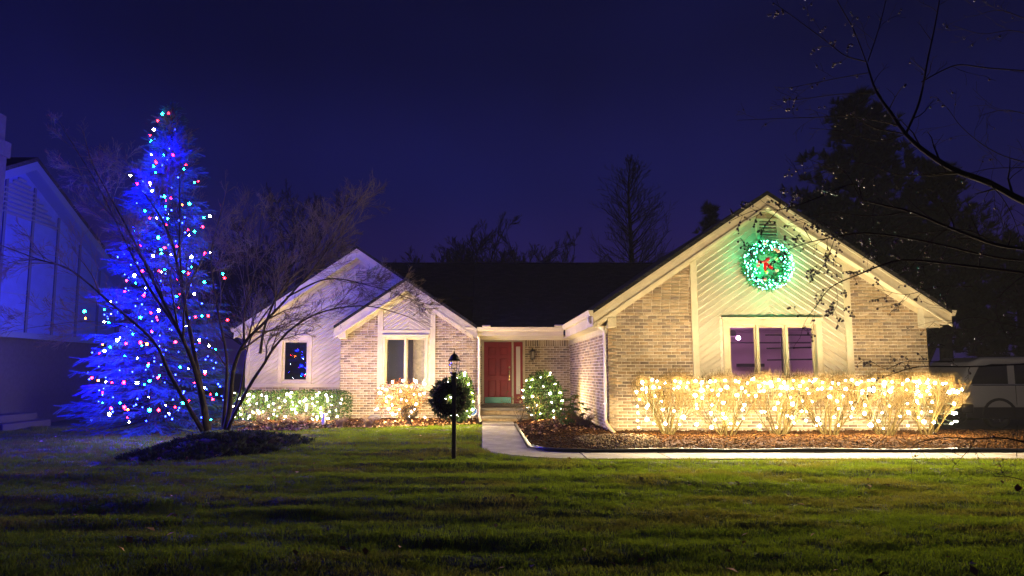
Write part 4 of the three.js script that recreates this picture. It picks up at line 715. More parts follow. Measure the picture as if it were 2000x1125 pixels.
// ---------------------------------------------------------------- blue lit spruce
{
  const ax = (h) => V(-8.28 + .01 * h, h, -17.4), H = 8.55, R = rng(700);
  const t = thing('spruce_tree', 'tall blue spruce wound with red, green, white and blue lights', 'tree', [-8.15, 0, -17.4]);
  const T = [-8.15, 0, -17.4], loc = (v) => V(v.x - T[0], v.y, v.z - T[2]);
  new MB().tube([0, 2, 4, 6, 8, H].map((h) => loc(ax(h))), [.16, .13, .1, .07, .035, .01], 8).build('trunk', barkDark, t);
  const spray = new MB(); { const r = rng(701); for (let k = 0; k < 44; k++) { const f = k / 44, a = k * 2.4, l = .045 * (1 - .3 * f), d = V(Math.cos(a) * .8, .75, Math.sin(a) * .8).multiplyScalar(l), y = f * .26, w = .004; spray.poly([[-w, y, 0], [w, y, 0], [d.x, y + d.y, d.z]]); } spray.tube([V(0, 0, 0), V(0, .27, 0)], [.004, .002], 3); }
  const br = new MB(), mats = [], cols = []; let tips = [];
  const rad = (h) => (h < .5 ? 1.75 + .5 * h : 2.05) * Math.pow(clamp(1 - (h - .4) / (H - .3), 0, 1), .74) + .03;
  for (let h = .25; h < H - .1; h += .09 + .11 * smooth(H - h, .4, 3)) {
    const n = h > 7 ? 8 : 11;
    for (let k = 0; k < n; k++) {
      const a = R() * 6.283, L = rad(h) * (.68 + .5 * R() * R() + .2 * (fbm(a * 1.3, h * 1.6, 2) - .3)), o = loc(ax(h + (R() - .5) * .14)), dr = -.18 - .2 * (1 - h / H) + .5 * smooth(h, 6.2, 8.4);
      const pts = [0, .33, .66, 1].map((f) => V(o.x + Math.cos(a) * L * f, o.y + L * (dr * f + .22 * f * f), o.z + Math.sin(a) * L * f));
      br.tube(pts, [.018 * L + .006, .011 * L + .004, .008, .003], 4);
      const m = Math.ceil(L * 25); tips.push([pts[3], h, a]);
      for (let q = 0; q < m; q++) {
        const f = Math.pow((q + R()) / m, .75), i = Math.min(2, Math.floor(f * 3)), b = pts[i].clone().lerp(pts[i + 1], f * 3 - i), sd = (q % 2 ? 1 : -1) * (.35 + .7 * R()) * (f > .93 ? .2 : 1);
        const d = V(Math.cos(a + sd), dr + .1 + 1.0 * (R() - .55), Math.sin(a + sd));
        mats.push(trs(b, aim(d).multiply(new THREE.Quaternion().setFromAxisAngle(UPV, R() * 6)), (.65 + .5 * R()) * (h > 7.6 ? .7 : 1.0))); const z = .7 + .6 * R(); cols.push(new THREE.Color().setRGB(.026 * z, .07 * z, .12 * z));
      }
    }
  }
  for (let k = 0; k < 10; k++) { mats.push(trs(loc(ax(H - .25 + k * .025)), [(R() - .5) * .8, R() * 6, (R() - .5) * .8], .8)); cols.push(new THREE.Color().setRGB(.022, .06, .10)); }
  br.build('limbs', barkDark, t).userData.kind = 'stuff';
  inst('needles', spray.geo(), white, mats, cols, t);
  // light strands: coloured rows that sag round the front of the tree
  const rows = [], C = { b: [0, .001, 1], w: [.1, .13, 1], r: [1, .01, .01], g: [.01, .9, .6], o: [1, .2, .01] }, gm = { b: glow(.006, .014, 1, 120), w: glow(.5, .58, 1, 260), r: glow(1, .005, .008, 130), g: glow(.008, .75, .6, 110), o: glow(1, .11, .003, 120) };
  const seq = 'grwborbgwbrgbwrb';
  const addAt = (u, v, col, sz = 1) => { const h0 = at(u, v, 17.4), c = ax(clamp(h0.y, .3, 8.5)), r = rad(h0.y) * 1.03, x = h0.x, dx = clamp((x - c.x) / r, -.97, .97), z = c.z + r * Math.sqrt(1 - dx * dx) * .92; const p = at(u, v, -z); rows.push([p, col, sz]); };
  // strong ones where the photograph shows them
  for (const [u, v, k, s] of [[318, 222, 'g', 1.5], [330, 221, 'r', 1.2], [308, 236, 'r', 1.2], [300, 253, 'w', 1.6], [294, 275, 'g', 1.4], [293, 264, 'r', .8], [295, 302, 'w', 1.4], [320, 303, 'g', 1.1], [338, 303, 'r', 1.3], [305, 318, 'r', 1.3], [301, 325, 'g', 1], [363, 322, 'r', 1.2], [358, 330, 'g', 1], [254, 343, 'w', 1.2], [268, 359, 'r', 1.4], [293, 357, 'o', 1.3], [297, 373, 'w', 1.2], [380, 356, 'g', 1.2], [388, 354, 'r', .9], [322, 384, 'g', 1.6], [334, 387, 'r', 1.2], [371, 398, 'g', 1.7], [357, 400, 'o', .9], [283, 412, 'g', 1.1], [293, 426, 'r', 1.3], [307, 426, 'w', 1.4], [327, 427, 'g', 1.2], [410, 422, 'w', 1.6], [398, 425, 'g', 1.1], [396, 443, 'r', 1.2], [380, 452, 'g', 1.3], [368, 449, 'r', 1], [309, 464, 'g', 1.7], [321, 484, 'r', 1.5], [346, 481, 'r', 1], [315, 495, 'g', 1.3], [299, 500, 'w', 1.4], [375, 502, 'w', 1.7], [401, 495, 'r', 1.5], [410, 494, 'w', 1], [263, 538, 'w', 1.7], [278, 529, 'r', 1.4], [310, 529, 'r', 1.1], [321, 526, 'g', 1.3], [368, 534, 'r', 1.4], [358, 531, 'g', 1.2], [399, 551, 'g', 1.4], [379, 574, 'w', 1.3], [247, 548, 'r', 1.3], [243, 569, 'r', 1], [281, 577, 'r', 1.3], [310, 606, 'w', 1.5], [295, 611, 'r', 1.1], [274, 620, 'g', 1.5], [306, 620, 'r', .9], [165, 608, 'g', 1.8], [167, 622, 'o', 1.1], [203, 629, 'w', 1.3], [212, 630, 'g', 1], [382, 619, 'r', 1.2], [407, 617, 'r', 1.4], [395, 617, 'g', 1.2], [445, 625, 'r', 1.4], [436, 535, 'g', 1.2], [438, 543, 'r', 1.3], [229, 664, 'w', 1.7], [246, 671, 'r', 1.3], [274, 669, 'r', 1.6], [287, 672, 'o', 1.5], [216, 678, 'g', 1.1], [205, 685, 'w', 1.4], [342, 668, 'r', 1.7], [389, 664, 'w', 1.2], [409, 675, 'w', 1.2], [421, 683, 'g', 1.1], [200, 673, 'o', .9], [180, 738, 'r', 1.5], [192, 743, 'o', 1.2], [206, 746, 'w', 1.1], [218, 747, 'r', 1], [242, 747, 'r', 1.6], [267, 748, 'w', 1.8], [292, 744, 'g', 1.4], [308, 738, 'r', 1.3], [401, 726, 'w', 1.3], [351, 717, 'g', 1.1], [213, 809, 'w', 1.6], [217, 797, 'r', 1.2], [243, 795, 'r', 1.6], [250, 800, 'o', 1.1], [234, 787, 'g', 1], [292, 801, 'g', 2.0], [309, 801, 'r', 1.5], [341, 795, 'r', 1], [358, 787, 'g', 1.2], [415, 780, 'r', 1.3], [412, 770, 'r', .8]]) addAt(u + (R() - .5) * 2, v, k, s);
  for (let k = 0; k < 190; k++) { const v = 225 + 600 * Math.sqrt((k + R()) / 190), sp = lerp(20, 150, (v - 225) / 600), u = lerp(318, 295, (v - 225) / 600) + (R() * 2 - 1) * sp; addAt(u, v, 'bbbbrbgbbw'[k % 10], .5 + .45 * R()); }
  const s = thing('string_lights', 'red, green, white and blue light strands wound over the tall spruce', 'string lights');
  const E = { b: .95, w: .42, r: .16, g: .28, o: .15 };
  rows.forEach(([p, k, z], i) => {
    const r = .0195 * z, b = part('bulb', bulbGeo, gm[k], s); b.position.copy(p); b.scale.set(r, r * 1.3, r); b.rotation.set(R() * 6, R() * 6, 0);
    if (z >= 1.3 || (k === 'b' && i % 3 === 0 && p.x < -7.0 && p.y > .9)) { const col = z >= 1.3 && i % 2 ? [.03, .06, 1] : C[k], l = new THREE.PointLight(new THREE.Color(...C[k]), E[k] * (k === 'b' ? (p.x > -7.75 ? 10 : 29) : k === 'w' ? 1.5 : .8)); l.position.copy(p); l.shadow.radius = 2; l.castShadow = true; s.add(l); }
  });
}
// ---------------------------------------------------------------- bare many-stemmed tree on the mound
{
  const R = rng(800), t = thing('bare_tree', 'leafless many stemmed tree on the dark mound before the spruce', 'tree', [0, 0, 0]), fine = new MB(), grey = barkBare;
  const stem = (pts, r0, r1, kids = 9, len = 1.5) => {
    const c = curve(pts.map(([u, v, D]) => at(u, v, D)), 26), L = c.reduce((s, p, i) => s + (i ? p.distanceTo(c[i - 1]) : 0), 0), m = new MB();
    m.tube(c, c.map((_, i) => lerp(r0, r1, Math.pow(i / 26, .7)) * .84), 7); m.build('stem', grey, t);
    for (let k = 0; k < kids; k++) {
      const f = lerp(.38, 1, (k + R()) / kids) * 26, i = Math.min(25, Math.floor(f)), q = c[i].clone(), d = V().subVectors(c[i + 1], c[i]).normalize(), ax = V(R() - .5, R() - .5, R() - .5).cross(d).normalize();
      d.applyAxisAngle(ax, .35 + .5 * R()); d.y += .12; twigs(fine, R, q, d, len * (.65 + .7 * R()) * (1.2 - .5 * f / 26), lerp(r0, r1, f / 26) * .5, 3, { wig: .34, up: .1, kids: [4, 6, 6], ang: [.3, .75], len: [.45, .7], min: .0022, from: .2 });
    }
    twigs(fine, R, c[26], V().subVectors(c[26], c[24]), len * .6, r1, 2, { wig: .3, kids: [4, 4], ang: [.3, .7], len: [.4, .65], min: .0022 });
  };
  stem([[396, 842, 14.4], [332, 732, 14.3], [304, 672, 14.2], [216, 592, 14.0], [132, 524, 13.8], [80, 508, 13.6], [5, 480, 13.4]], .06, .007, 10, 1.2);
  stem([[404, 842, 14.45], [394, 780, 14.4], [376, 708, 14.4], [348, 644, 14.3], [312, 576, 14.3], [276, 500, 14.2], [235, 420, 14.2], [185, 330, 14.1]], .085, .012, 10, 1.4);
  stem([[348, 644, 14.3], [290, 560, 14.6], [249, 480, 14.8], [195, 370, 14.9], [142, 280, 15]], .045, .009, 8, 1.2);
  stem([[408, 840, 14.5], [376, 672, 14.6], [360, 592, 14.7], [348, 524, 14.8], [331, 460, 14.8], [295, 395, 14.9], [256, 350, 14.9]], .07, .012, 8, 1.2);
  stem([[362, 600, 14.7], [352, 505, 14.5], [351, 410, 14.4], [350, 328, 14.3]], .035, .008, 6, 1.0);
  stem([[304, 672, 14.2], [250, 640, 13.9], [170, 628, 13.6], [60, 640, 13.3]], .018, .004, 6, 1.0);
  stem([[436, 836, 14.7], [441, 760, 14.7], [442, 700, 14.7], [424, 600, 14.8], [412, 500, 14.9], [430, 420, 15]], .06, .012, 8, 1.3);
  stem([[440, 838, 14.65], [448, 800, 14.6], [456, 720, 14.6], [476, 672, 14.5], [520, 626, 14.4], [572, 570, 14.3], [624, 510, 14.2], [670, 430, 14.2]], .08, .012, 10, 1.2);
  stem([[446, 838, 14.6], [452, 822, 14.5], [492, 746, 14.3], [516, 710, 14.2], [536, 678, 14.1], [580, 634, 14], [640, 606, 13.8], [720, 598, 13.6], [790, 616, 13.5]], .06, .009, 10, .85);
  stem([[508, 690, 14.2], [516, 642, 14.3], [540, 582, 14.4], [580, 530, 14.5], [650, 480, 14.6], [700, 400, 14.6]], .04, .008, 9, 1.1);
  stem([[476, 672, 14.5], [478, 600, 14.6], [500, 520, 14.7], [510, 430, 14.8]], .035, .008, 7, 1.2);
  stem([[560, 580, 14.3], [640, 545, 14.1], [730, 560, 14.0], [820, 590, 13.9]], .026, .006, 9, .8);
  stem([[445, 838, 14.75], [470, 760, 14.9], [490, 660, 15], [560, 560, 15.1], [640, 470, 15.2]], .04, .009, 8, 1.1);
  tag(fine.build('twigs', matte(.13, .10, .075), t), null, null, null, 'stuff');
}
// ---------------------------------------------------------------- neighbour's house on the left
{
  const h = thing('neighbouring_house', 'two storey house at the left edge with batten siding, blue light painted into its colour', 'house', [0, 0, 0]);
  const X = -13, zP = -18.8, yP = 7.36, s = .52, zn = -13.4, zf = -24.4, top = (z) => yP - s * Math.abs(z - zP);
  const siding = std(.035, .055, .19, { map: paintTex, roughness: .65 }), brickD = std(.028, .024, .026, { map: grainTex, roughness: .9 }), trimM = std(.04, .055, .11, { roughness: .6 });  // blue spill from the spruce lights is painted into siding and trim colours
  const mapX = (z, y, w) => [w, y, z];
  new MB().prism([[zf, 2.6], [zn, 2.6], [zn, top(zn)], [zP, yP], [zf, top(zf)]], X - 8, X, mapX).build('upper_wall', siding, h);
  new MB().box(X - 8, X - .35, -.2, 2.6, zf + .1, zn - .1).build('lower_wall', brickD, h);
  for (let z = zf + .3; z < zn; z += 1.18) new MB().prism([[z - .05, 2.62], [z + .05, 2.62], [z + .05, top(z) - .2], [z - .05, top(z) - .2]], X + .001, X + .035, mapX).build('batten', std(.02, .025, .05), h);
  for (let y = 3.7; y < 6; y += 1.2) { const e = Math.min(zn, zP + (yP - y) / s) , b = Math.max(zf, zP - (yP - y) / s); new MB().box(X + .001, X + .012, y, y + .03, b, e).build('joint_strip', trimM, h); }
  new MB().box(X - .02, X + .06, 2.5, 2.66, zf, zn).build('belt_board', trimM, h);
  for (const d of [-1, 1]) {
    const L = 5.9, P = (a, dy) => [zP + d * a, yP - s * a + dy];
    const poly = (a0, a1, y0, y1) => { const q = [P(a0, y0), P(a1, y0), P(a1, y1), P(a0, y1)]; return d > 0 ? q : q.reverse(); };
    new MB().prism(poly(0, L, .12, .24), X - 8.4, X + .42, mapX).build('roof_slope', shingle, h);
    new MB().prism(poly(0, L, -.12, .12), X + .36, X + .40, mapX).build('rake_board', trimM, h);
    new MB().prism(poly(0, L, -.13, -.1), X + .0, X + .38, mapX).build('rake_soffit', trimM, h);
  }
  const v = new MB(); for (let k = 0; k < 9; k++) { const y = yP - 1.5 + k * .13, w = Math.max(.05, (yP - .35 - y) / s * .8); v.prism([[y, 0], [y + .08, 0], [y + .06, .05]].map((q) => q), zP - w, zP + w, (a, b, w2) => [X + .002 + b, a, w2]); }
  v.build('gable_louvre', std(.03, .035, .07), h).userData.kind = 'stuff';
  const c = new MB(); c.box(X - .1, X + .6, 0, 7.1, -17.3, -16.25); c.box(X - .15, X + .66, 7.1, 7.5, -17.35, -16.2); c.box(X - .05, X + .55, 7.5, 8.2, -17.25, -16.3); c.build('chimney', std(.05, .042, .04, { map: grainTex }), h);
  new MB().tube([V(X + .3, 8.2, -16.8), V(X + .3, 8.55, -16.8)], .14, 10, true).tube([V(X + .3, 8.55, -16.8), V(X + .3, 8.6, -16.8)], .2, 10, true).build('chimney_cap', darkMetal, h);
  const g = new THREE.Group(); g.name = 'window'; h.add(g); const z0 = -18.5, z1 = -17.4;
  new MB().box(X - .36, X - .30, 1.0, 1.1, z0 - .1, z1).box(X - .36, X - .3, 2.3, 2.4, z0 - .1, z1).box(X - .36, X - .3, 1.1, 2.3, z0 - .1, z0).build('frame', trimM, g); new MB().poly([[X - .33, 1.1, z0], [X - .33, 1.1, z1], [X - .33, 2.3, z1], [X - .33, 2.3, z0]]).build('pane', std(.02, .02, .03, { roughness: .06 }), g);
  const st = new THREE.Group(); st.name = 'side_steps'; h.add(st);
  part('step', boxGeo(X - .3, X + .6, -.1, .2, -19.9, -17.9, .02), brickD, st); part('step', boxGeo(X - .3, X + .25, .2, .4, -19.8, -18.0, .02), brickD, st);
}
// ---------------------------------------------------------------- trees behind the house
function bareTree(label, x, z, H, r, seed, o = {}) {
  const R = rng(seed), t = thing('background_tree', label, 'tree', [x, 0, z]), m = new MB(), f = new MB(), c = V(0, 0, 0), pts = [];
  for (let k = 0; k <= 10; k++) pts.push(V((R() - .5) * .12 * k * .3, H * k / 10, (R() - .5) * .12 * k * .3));
  if (o.spire) {
    m.tube(pts, pts.map((_, k) => lerp(r, .02, k / 10)), 7);
    for (let y = o.y0 ?? H * .3; y < H * .97; y += .075) { const a = R() * 6.283, e = (y - H * .3) / (H * .7), L = (o.w ?? 2.4) * Math.pow(1 - e, .55) * (.45 + .6 * R()); const d = V(Math.cos(a), lerp(.35, 1.1, R() * .6 + .4 * e), Math.sin(a)); twigs(f, R, pts[Math.min(9, Math.floor(y / H * 10))].clone().lerp(pts[Math.min(10, Math.floor(y / H * 10) + 1)], (y / H * 10) % 1), d, L, .012 + .02 * L * .5, 2, { wig: .3, up: .35, kids: [5, 5], ang: [.35, .8], len: [.35, .6], min: .008, from: .2 }); }
  } else {
    m.tube(pts.slice(0, 5), [r, r * .95, r * .85, r * .75, r * .6], 7);
    for (let k = 0; k < (o.n ?? 9); k++) { const a = k * 2.4 + R(), d = V(Math.cos(a) * (.35 + .5 * R()), 1, Math.sin(a) * (.35 + .5 * R())); twigs(m, R, pts[2 + k % 3].clone(), d, H * .62 * (.8 + .4 * R()), r * .5, 4, { wig: .3, up: .25, kids: [4, 5, 5, 5], ang: [.3, .75], len: [.42, .66], min: .0105, from: .2, fine: f, fineDepth: 2 }); }
  }
  m.build('trunk', barkDark, t); tag(f.build('crown', barkDark, t), null, null, null, 'stuff');
}
bareTree('tall bare tree with a straight leader rising behind the dark roof', 8.9, -40, 14.6, .3, 900, { spire: true, w: 3.6, y0: 5.5 });
bareTree('spreading bare tree behind the roof, left of the ridge middle', -2.0, -38, 7.7, .22, 901, { n: 16 });
bareTree('spreading bare tree behind the roof, nearest the ridge middle', .6, -39, 8.0, .22, 902, { n: 16 });
bareTree('low spreading bare tree behind the roof, rightmost of the low ones', 3.2, -41, 7.7, .2, 903, { n: 14 });
bareTree('tangled bare tree rising behind the left gable beside the spruce', -9.2, -29, 7.2, .22, 904, { n: 10 });
bareTree('thin bare tree behind the left gable peak', -6.2, -33, 6.8, .2, 905, { n: 7 });
bareTree('bare tree between the spruce and the neighbouring house', -13.2, -31, 7.6, .2, 906, { n: 8 });
function pine(label, x, z, H, w, seed, y0 = .25) {
  const R = rng(seed), t = thing('pine_tree', label, 'tree', [x, 0, z]), m = new MB(), mats = [], cols = [];
  new MB().tube([V(0, 0, 0), V(.1, H * .5, 0), V(0, H, 0)], [.3, .2, .04], 8).build('trunk', barkDark, t);
  const tuft = new MB(); for (let k = 0; k < 30; k++) { const a = k * 2.4, e = .25 + 1.1 * ((k * .618) % 1), d = V(Math.cos(a) * Math.cos(e), Math.sin(e), Math.sin(a) * Math.cos(e)).multiplyScalar(.3); tuft.poly([[-.014, 0, 0], [.014, 0, 0], [d.x, d.y, d.z]]); }
  for (let y = H * y0; y < H; y += .34) { const e = (y / H - y0) / (1 - y0), n = 5; for (let k = 0; k < n; k++) { const a = R() * 6.283, L = w * Math.pow(Math.sin(Math.min(1, (1 - e) * 1.15 + .08) * 1.4), .8) * (.5 + .6 * R()), o = V(0, y, 0), e1 = V(Math.cos(a) * L, y + L * (.12 + .4 * e), Math.sin(a) * L), mid = o.clone().lerp(e1, .5).add(V(0, -.06 * L, 0)); m.tube([o, mid, e1], [.05, .03, .012], 4); const q = Math.ceil(L * 5); for (let i = 0; i < q; i++) { const f = .35 + .65 * (i + R()) / q, b = o.clone().lerp(e1, f).add(V((R() - .5) * .5 * L * f, (R() - .3) * .45, (R() - .5) * .5 * L * f)); for (let j = 0; j < 3; j++) { mats.push(trs(b.clone().add(V((R() - .5) * .3, (R() - .4) * .3, (R() - .5) * .3)), aim(V(Math.cos(a) * .6 + R() - .5, .8, Math.sin(a) * .6 + R() - .5)), .9 + .7 * R())); const z = .6 + .8 * R(); cols.push(new THREE.Color().setRGB(.03 * z, .04 * z, .02 * z)); } } } }
  m.build('limbs', barkDark, t).userData.kind = 'stuff'; inst('needles', tuft.geo(), white, mats, cols, t);
}
pine('broad dark pine behind the right slope of the garage gable', 16.4, -29, 13.3, 2.9, 920);
pine('second dark pine right of the broad one, slightly lower', 20.3, -30, 10.6, 2.5, 921);
pine('small distant pine tip just left of the garage gable peak', 13.6, -40, 11.2, .9, 922, .35);
pine('dark bushy pine at the right behind the parked white vehicle', 24.5, -31, 7.5, 2.6, 923, .05);
pine('low dark pine behind the garage corner at right', 17.3, -33, 7.5, 2.7, 924, .05);
bareTree('bare tree standing behind the white vehicle at right', 22, -34, 9, .2, 907, { n: 8 });
// ---------------------------------------------------------------- white vehicle on the driveway
{
  const x0 = 12.85, z = -19.4, c = thing('parked_suv', 'white sport utility vehicle parked beyond the right end of the lit shrubs', 'car', [x0, .03, z]);
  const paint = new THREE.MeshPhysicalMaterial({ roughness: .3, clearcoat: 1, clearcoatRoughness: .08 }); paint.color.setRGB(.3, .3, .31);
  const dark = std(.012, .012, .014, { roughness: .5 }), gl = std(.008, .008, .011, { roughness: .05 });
  const ext = (pts, w0, w1, b, name, mat, p = c) => { const s = new THREE.Shape(pts.map(([x, y]) => new THREE.Vector2(x, y))); const g = new THREE.ExtrudeGeometry(s, { depth: w1 - w0 - 2 * b, bevelEnabled: b > 0, bevelSize: b, bevelThickness: b, bevelSegments: 3, curveSegments: 8 }); g.translate(0, 0, w0 + b); return part(name, g, mat, p); };
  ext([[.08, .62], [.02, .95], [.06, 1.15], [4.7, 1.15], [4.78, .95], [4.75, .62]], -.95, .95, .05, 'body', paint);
  ext([[.12, .34], [.08, .6], [4.72, .6], [4.7, .36], [4.1, .3], [.8, .3]], -.93, .93, .03, 'shaded_lower_body', dark);  // shadow on the lower body, put in as a dark band
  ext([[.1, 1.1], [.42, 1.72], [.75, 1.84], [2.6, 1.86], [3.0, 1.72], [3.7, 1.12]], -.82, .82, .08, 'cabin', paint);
  ext([[.32, 1.2], [.6, 1.66], [.95, 1.74], [1.35, 1.74], [1.35, 1.2]], .815, .83, 0, 'side_window', gl); ext([[1.55, 1.2], [1.55, 1.74], [2.2, 1.74], [2.2, 1.2]], .815, .83, 0, 'side_window', gl); ext([[2.32, 1.2], [2.32, 1.74], [2.6, 1.74], [2.95, 1.6], [3.35, 1.2]], .815, .83, 0, 'side_window', gl);
  for (const x of [1.45, 2.27]) new MB().box(x - .006, x + .006, .64, 1.18, .948, .954).build('door_seam', dark, c);
  for (const x of [1.62, 2.4]) part('door_handle', boxGeo(x, x + .2, 1.0, 1.04, .95, .985, .012), paint, c);
  part('tail_lamp', boxGeo(.0, .16, .9, 1.22, .72, .94, .03), std(.2, .01, .01, { roughness: .15 }), c);
  for (const x of [.98, 3.72]) { const m = new MB(); for (let k = 0; k < 12; k++) { const q = (t, r) => [x + Math.cos(Math.PI * t) * r, .36 + Math.sin(Math.PI * t) * r]; const [a0, b0] = [q(k / 12, .40), q((k + 1) / 12, .40)], [a1, b1] = [q(k / 12, .47), q((k + 1) / 12, .47)]; m.prism([a0, a1, b1, b0], .93, .965, (u, v, w) => [u, v, w]); } m.build('wheel_arch', dark, c); }
  new MB().box(.3, 3.6, 1.155, 1.185, .94, .958).build('window_trim', std(.4, .4, .42, { metalness: .9, roughness: .25 }), c);
  part('rear_bumper', boxGeo(-.04, .3, .42, .68, -.9, .97, .05), dark, c);
  new MB().box(.7, 2.5, 1.92, 1.95, .66, .69).build('roof_rail', darkMetal, c);
  for (const x of [.98, 3.72]) for (const zz of [.8, -.8]) { const w = new THREE.Group(); w.name = 'wheel'; w.position.set(x, .36, zz); c.add(w); const ty = part('tyre', new THREE.TorusGeometry(.27, .1, 10, 28), dark, w); ty.scale.z = 1.15; part('rim', new THREE.CylinderGeometry(.2, .2, .12, 20).rotateX(Math.PI / 2), std(.12, .12, .13, { metalness: .8, roughness: .35 }), w); for (let k = 0; k < 5; k++) { const a = k * 1.2566; new MB().tube([V(0, 0, .07), V(Math.cos(a) * .19, Math.sin(a) * .19, .065)], .018, 5).build('spoke', std(.3, .3, .32, { metalness: .8, roughness: .3 }), w); } }
}
// ---------------------------------------------------------------- overhanging fruit tree at the right
{
  const R = rng(1000), t = thing('crabapple_tree', 'bare tree with small dark fruits whose branches hang in from the right', 'tree', [0, 0, 0]), fine = new MB(), fruit = [], tips = [];
  const limb = (pts, r0, r1, kids, len, fr = .5, D0) => {
    const c = curve(pts.map(([u, v, D]) => at(u, v, D)), 24), m = new MB(); m.tube(c, c.map((_, i) => (.66 + .2 * (r0 > .03 ? 1 : 0)) * lerp(r0, r1, i / 24) * (1 + .12 * (R() - .5))), 6); m.build('branch', barkDark, t);
    for (let k = 0; k < kids; k++) { const f = lerp(.15, 1, (k + R()) / kids) * 24, i = Math.min(23, Math.floor(f)), d = V().subVectors(c[i + 1], c[i]).normalize(); d.applyAxisAngle(V(R() - .5, R() - .5, (R() - .5) * 2).normalize(), .5 + .6 * R()); const tp = []; twigs(fine, R, c[i].clone(), d, len * (.5 + .8 * R()), Math.max(.002, lerp(r0, r1, f / 24) * .4), 1, { wig: .55, kids: [3], ang: [.4, 1], len: [.35, .6], min: .0016, tips: tp }); for (const q of tp) if (R() < fr * (fr > .6 ? 1 : .5)) fruit.push(q); }
    fruit.push(...(fr > .4 ? [c[24]] : []));
  };
  const trunkTop = at(2240, 470, 6.6);
  new MB().tube(curve([V(trunkTop.x + .5, -.1, trunkTop.z + .2), V(trunkTop.x + .4, 1.2, trunkTop.z + .1), V(trunkTop.x, trunkTop.y, trunkTop.z)], 10), [.16, .15, .14, .13, .12, .11, .1, .09, .08, .07, .06], 9).build('trunk', barkDark, t);
  limb([[2240, 470, 6.6], [2080, 425, 6.4], [1995, 391, 6.3], [1930, 356, 6.2], [1862, 331, 6.1], [1810, 298, 6.1], [1769, 262, 6.0], [1740, 220, 6.0], [1711, 178, 5.9], [1693, 124, 5.9]], .044, .009, 10, .35, .3);
  limb([[1769, 262, 6.0], [1795, 200, 6.0], [1813, 111, 6.0], [1826, 50, 6.0], [1840, -30, 6.0]], .018, .007, 6, .3, .25);
  limb([[1800, 160, 6.0], [1840, 138, 6.0], [1871, 127, 6.0], [1930, 133, 6.0], [2060, 142, 6.1]], .009, .008, 4, .3, .2);
  limb([[1693, 124, 5.9], [1668, 60, 5.9], [1635, 0, 5.8], [1620, -40, 5.8]], .008, .005, 6, .25, .5);
  limb([[1695, 120, 5.9], [1715, 60, 5.9], [1733, -10, 5.9]], .008, .005, 5, .25, .5);
  limb([[1690, 120, 5.9], [1650, 108, 5.8], [1613, 80, 5.8], [1547, 31, 5.7], [1510, 5, 5.7]], .008, .004, 9, .2, .7);
  limb([[1769, 262, 6.0], [1707, 249, 5.9], [1662, 227, 5.8], [1600, 229, 5.8], [1533, 231, 5.7], [1440, 235, 5.7]], .009, .003, 10, .22, .4);
  limb([[1697, 142, 5.9], [1640, 152, 5.8], [1580, 164, 5.8], [1540, 172, 5.8]], .006, .003, 6, .2, .4);
  limb([[1705, 182, 5.9], [1640, 184, 5.8], [1560, 194, 5.8], [1530, 196, 5.8]], .006, .003, 6, .2, .4);
  limb([[1770, 262, 6.0], [1720, 275, 6.1], [1640, 256, 6.1], [1580, 250, 6.1]], .006, .003, 6, .25, .2);
  limb([[2200, 500, 6.5], [2040, 490, 6.3], [1947, 478, 6.2], [1900, 462, 6.1], [1853, 444, 6.0], [1778, 413, 5.9], [1730, 402, 5.9], [1684, 391, 5.8]], .026, .009, 10, .35, .25);
  limb([[1947, 478, 6.2], [1890, 450, 6.2], [1800, 455, 6.3], [1720, 462, 6.4], [1640, 452, 6.4]], .008, .003, 7, .3, .2);
  limb([[1684, 391, 5.8], [1672, 360, 5.7], [1600, 385, 5.6], [1560, 400, 5.6], [1520, 410, 5.5], [1475, 411, 5.5], [1425, 432, 5.5]], .009, .0035, 15, .17, .9);
  limb([[1520, 410, 5.5], [1495, 440, 5.5], [1478, 478, 5.5], [1460, 486, 5.5]], .005, .0025, 6, .12, .7);
  limb([[1684, 391, 5.8], [1640, 330, 5.7], [1570, 350, 5.7], [1548, 318, 5.7]], .006, .003, 6, .25, .2);
  limb([[2180, 520, 6.2], [1960, 505, 5.9], [1800, 470, 5.7], [1690, 455, 5.6], [1631, 463, 5.5], [1586, 472, 5.5], [1541, 487, 5.5], [1510, 510, 5.5], [1494, 530, 5.5]], .014, .003, 17, .17, .75);
  limb([[1586, 472, 5.5], [1570, 440, 5.5], [1600, 432, 5.5], [1640, 460, 5.5]], .005, .003, 7, .14, .8);
  limb([[1631, 463, 5.5], [1618, 500, 5.5], [1600, 530, 5.5]], .004, .002, 6, .12, .8);
  limb([[2200, 560, 6.1], [1980, 530, 5.8], [1850, 515, 5.7], [1760, 508, 5.6], [1719, 519, 5.6], [1680, 535, 5.5], [1631, 556, 5.5], [1613, 571, 5.5], [1577, 617, 5.5], [1558, 615, 5.5]], .017, .003, 14, .2, .75);
  limb([[1632, 556, 5.5], [1636, 590, 5.5], [1626, 612, 5.5]], .004, .002, 6, .12, .8);
  limb([[1900, 560, 5.8], [1830, 560, 5.7], [1770, 575, 5.7], [1715, 565, 5.7]], .006, .003, 8, .2, .7);
  limb([[2180, 700, 6.0], [1900, 716, 5.8], [1812, 716, 5.7], [1775, 720, 5.7], [1745, 730, 5.7], [1712, 740, 5.7]], .011, .003, 9, .16, .5);
  limb([[1860, 706, 5.8], [1800, 706, 5.7], [1764, 707, 5.7], [1730, 720, 5.7], [1699, 704, 5.7]], .006, .003, 6, .14, .5);
  limb([[2160, 870, 6.0], [2000, 862, 5.7], [1951, 855, 5.6], [1904, 857, 5.6], [1842, 855, 5.5], [1795, 864, 5.5], [1771, 883, 5.5]], .013, .0035, 10, .18, .15);
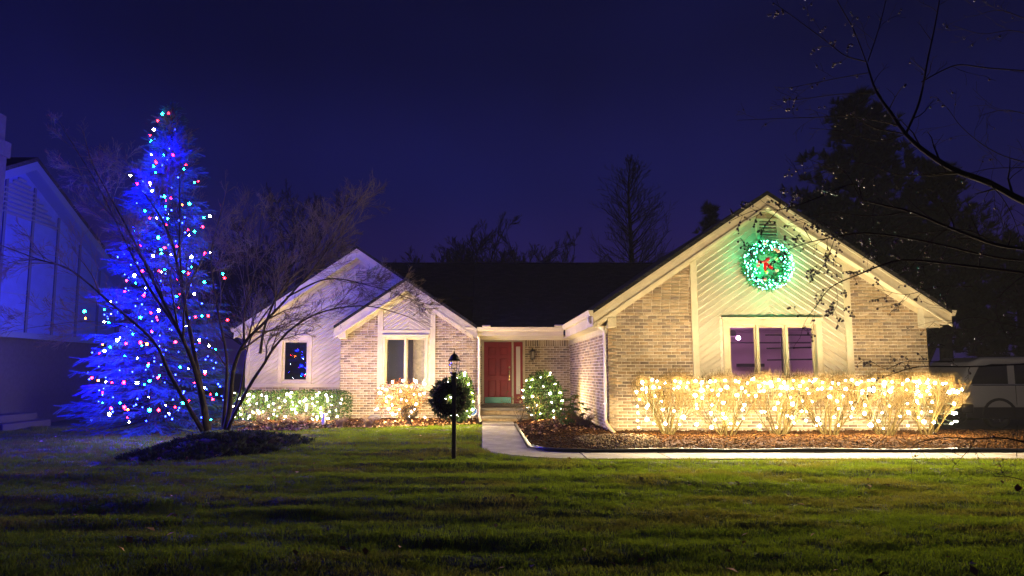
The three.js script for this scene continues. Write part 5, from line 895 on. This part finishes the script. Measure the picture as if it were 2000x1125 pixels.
  limb([[1905, 857, 5.6], [1895, 875, 5.6], [1880, 892, 5.6], [1861, 912, 5.6]], .006, .0025, 5, .14, .15);
  limb([[2150, 955, 5.7], [2010, 941, 5.5], [1975, 932, 5.4], [1940, 930, 5.4]], .007, .003, 6, .13, .15);
  limb([[1930, 356, 6.2], [1960, 390, 6.2], [1985, 440, 6.2], [2004, 520, 6.2]], .007, .003, 6, .3, .2);
  limb([[1870, 335, 6.1], [1760, 342, 6.0], [1680, 318, 5.9], [1600, 326, 5.9]], .008, .003, 8, .28, .2);
  limb([[2060, 520, 6.2], [1990, 545, 6.1], [1945, 600, 6.0], [1968, 663, 6.0]], .007, .003, 6, .2, .2);
  limb([[1853, 444, 6.0], [1810, 480, 5.9], [1775, 530, 5.9]], .006, .003, 6, .22, .3);
  limb([[1778, 413, 5.9], [1700, 422, 5.8], [1620, 416, 5.8], [1540, 436, 5.7]], .007, .003, 9, .22, .4);
  limb([[2060, 330, 6.3], [1950, 300, 6.2], [1880, 250, 6.1], [1850, 210, 6.1]], .008, .003, 8, .3, .2);
  limb([[2060, 90, 6.2], [1980, 60, 6.1], [1920, 66, 6.1], [1860, 50, 6.0]], .006, .003, 7, .25, .3);
  for (const [a, b] of [[[2100, 300], [1930, 330]], [[2100, 640], [1900, 620]], [[2100, 220], [1960, 215]], [[2080, 40], [1950, 20]]]) limb([[...a, 6.3], [(a[0] + b[0]) / 2, (a[1] + b[1]) / 2 + 10, 6.2], [...b, 6.1], [b[0] - 50, b[1] + 12, 6.1]], .008, .003, 8, .3, .2);
  tag(fine.build('twigs', barkDark, t), null, null, null, 'stuff');
  inst('fruit', new THREE.SphereGeometry(.0085, 8, 6), std(.035, .012, .014, { roughness: .35 }), fruit.map((p) => trs(p.clone().add(V(0, -.012, 0)), [0, 0, 0], .8 + .5 * R())), null, t);
  const lf = at(1986, 952, 5.4); const g = new MB().poly([[-.03, 0, .01], [0, -.035, 0], [.035, -.005, .012], [.005, .03, 0]]).geo(); part('dead_leaf', g, std(.2, .05, .02), t).position.copy(lf);
}
renderer.render(scene, camera);
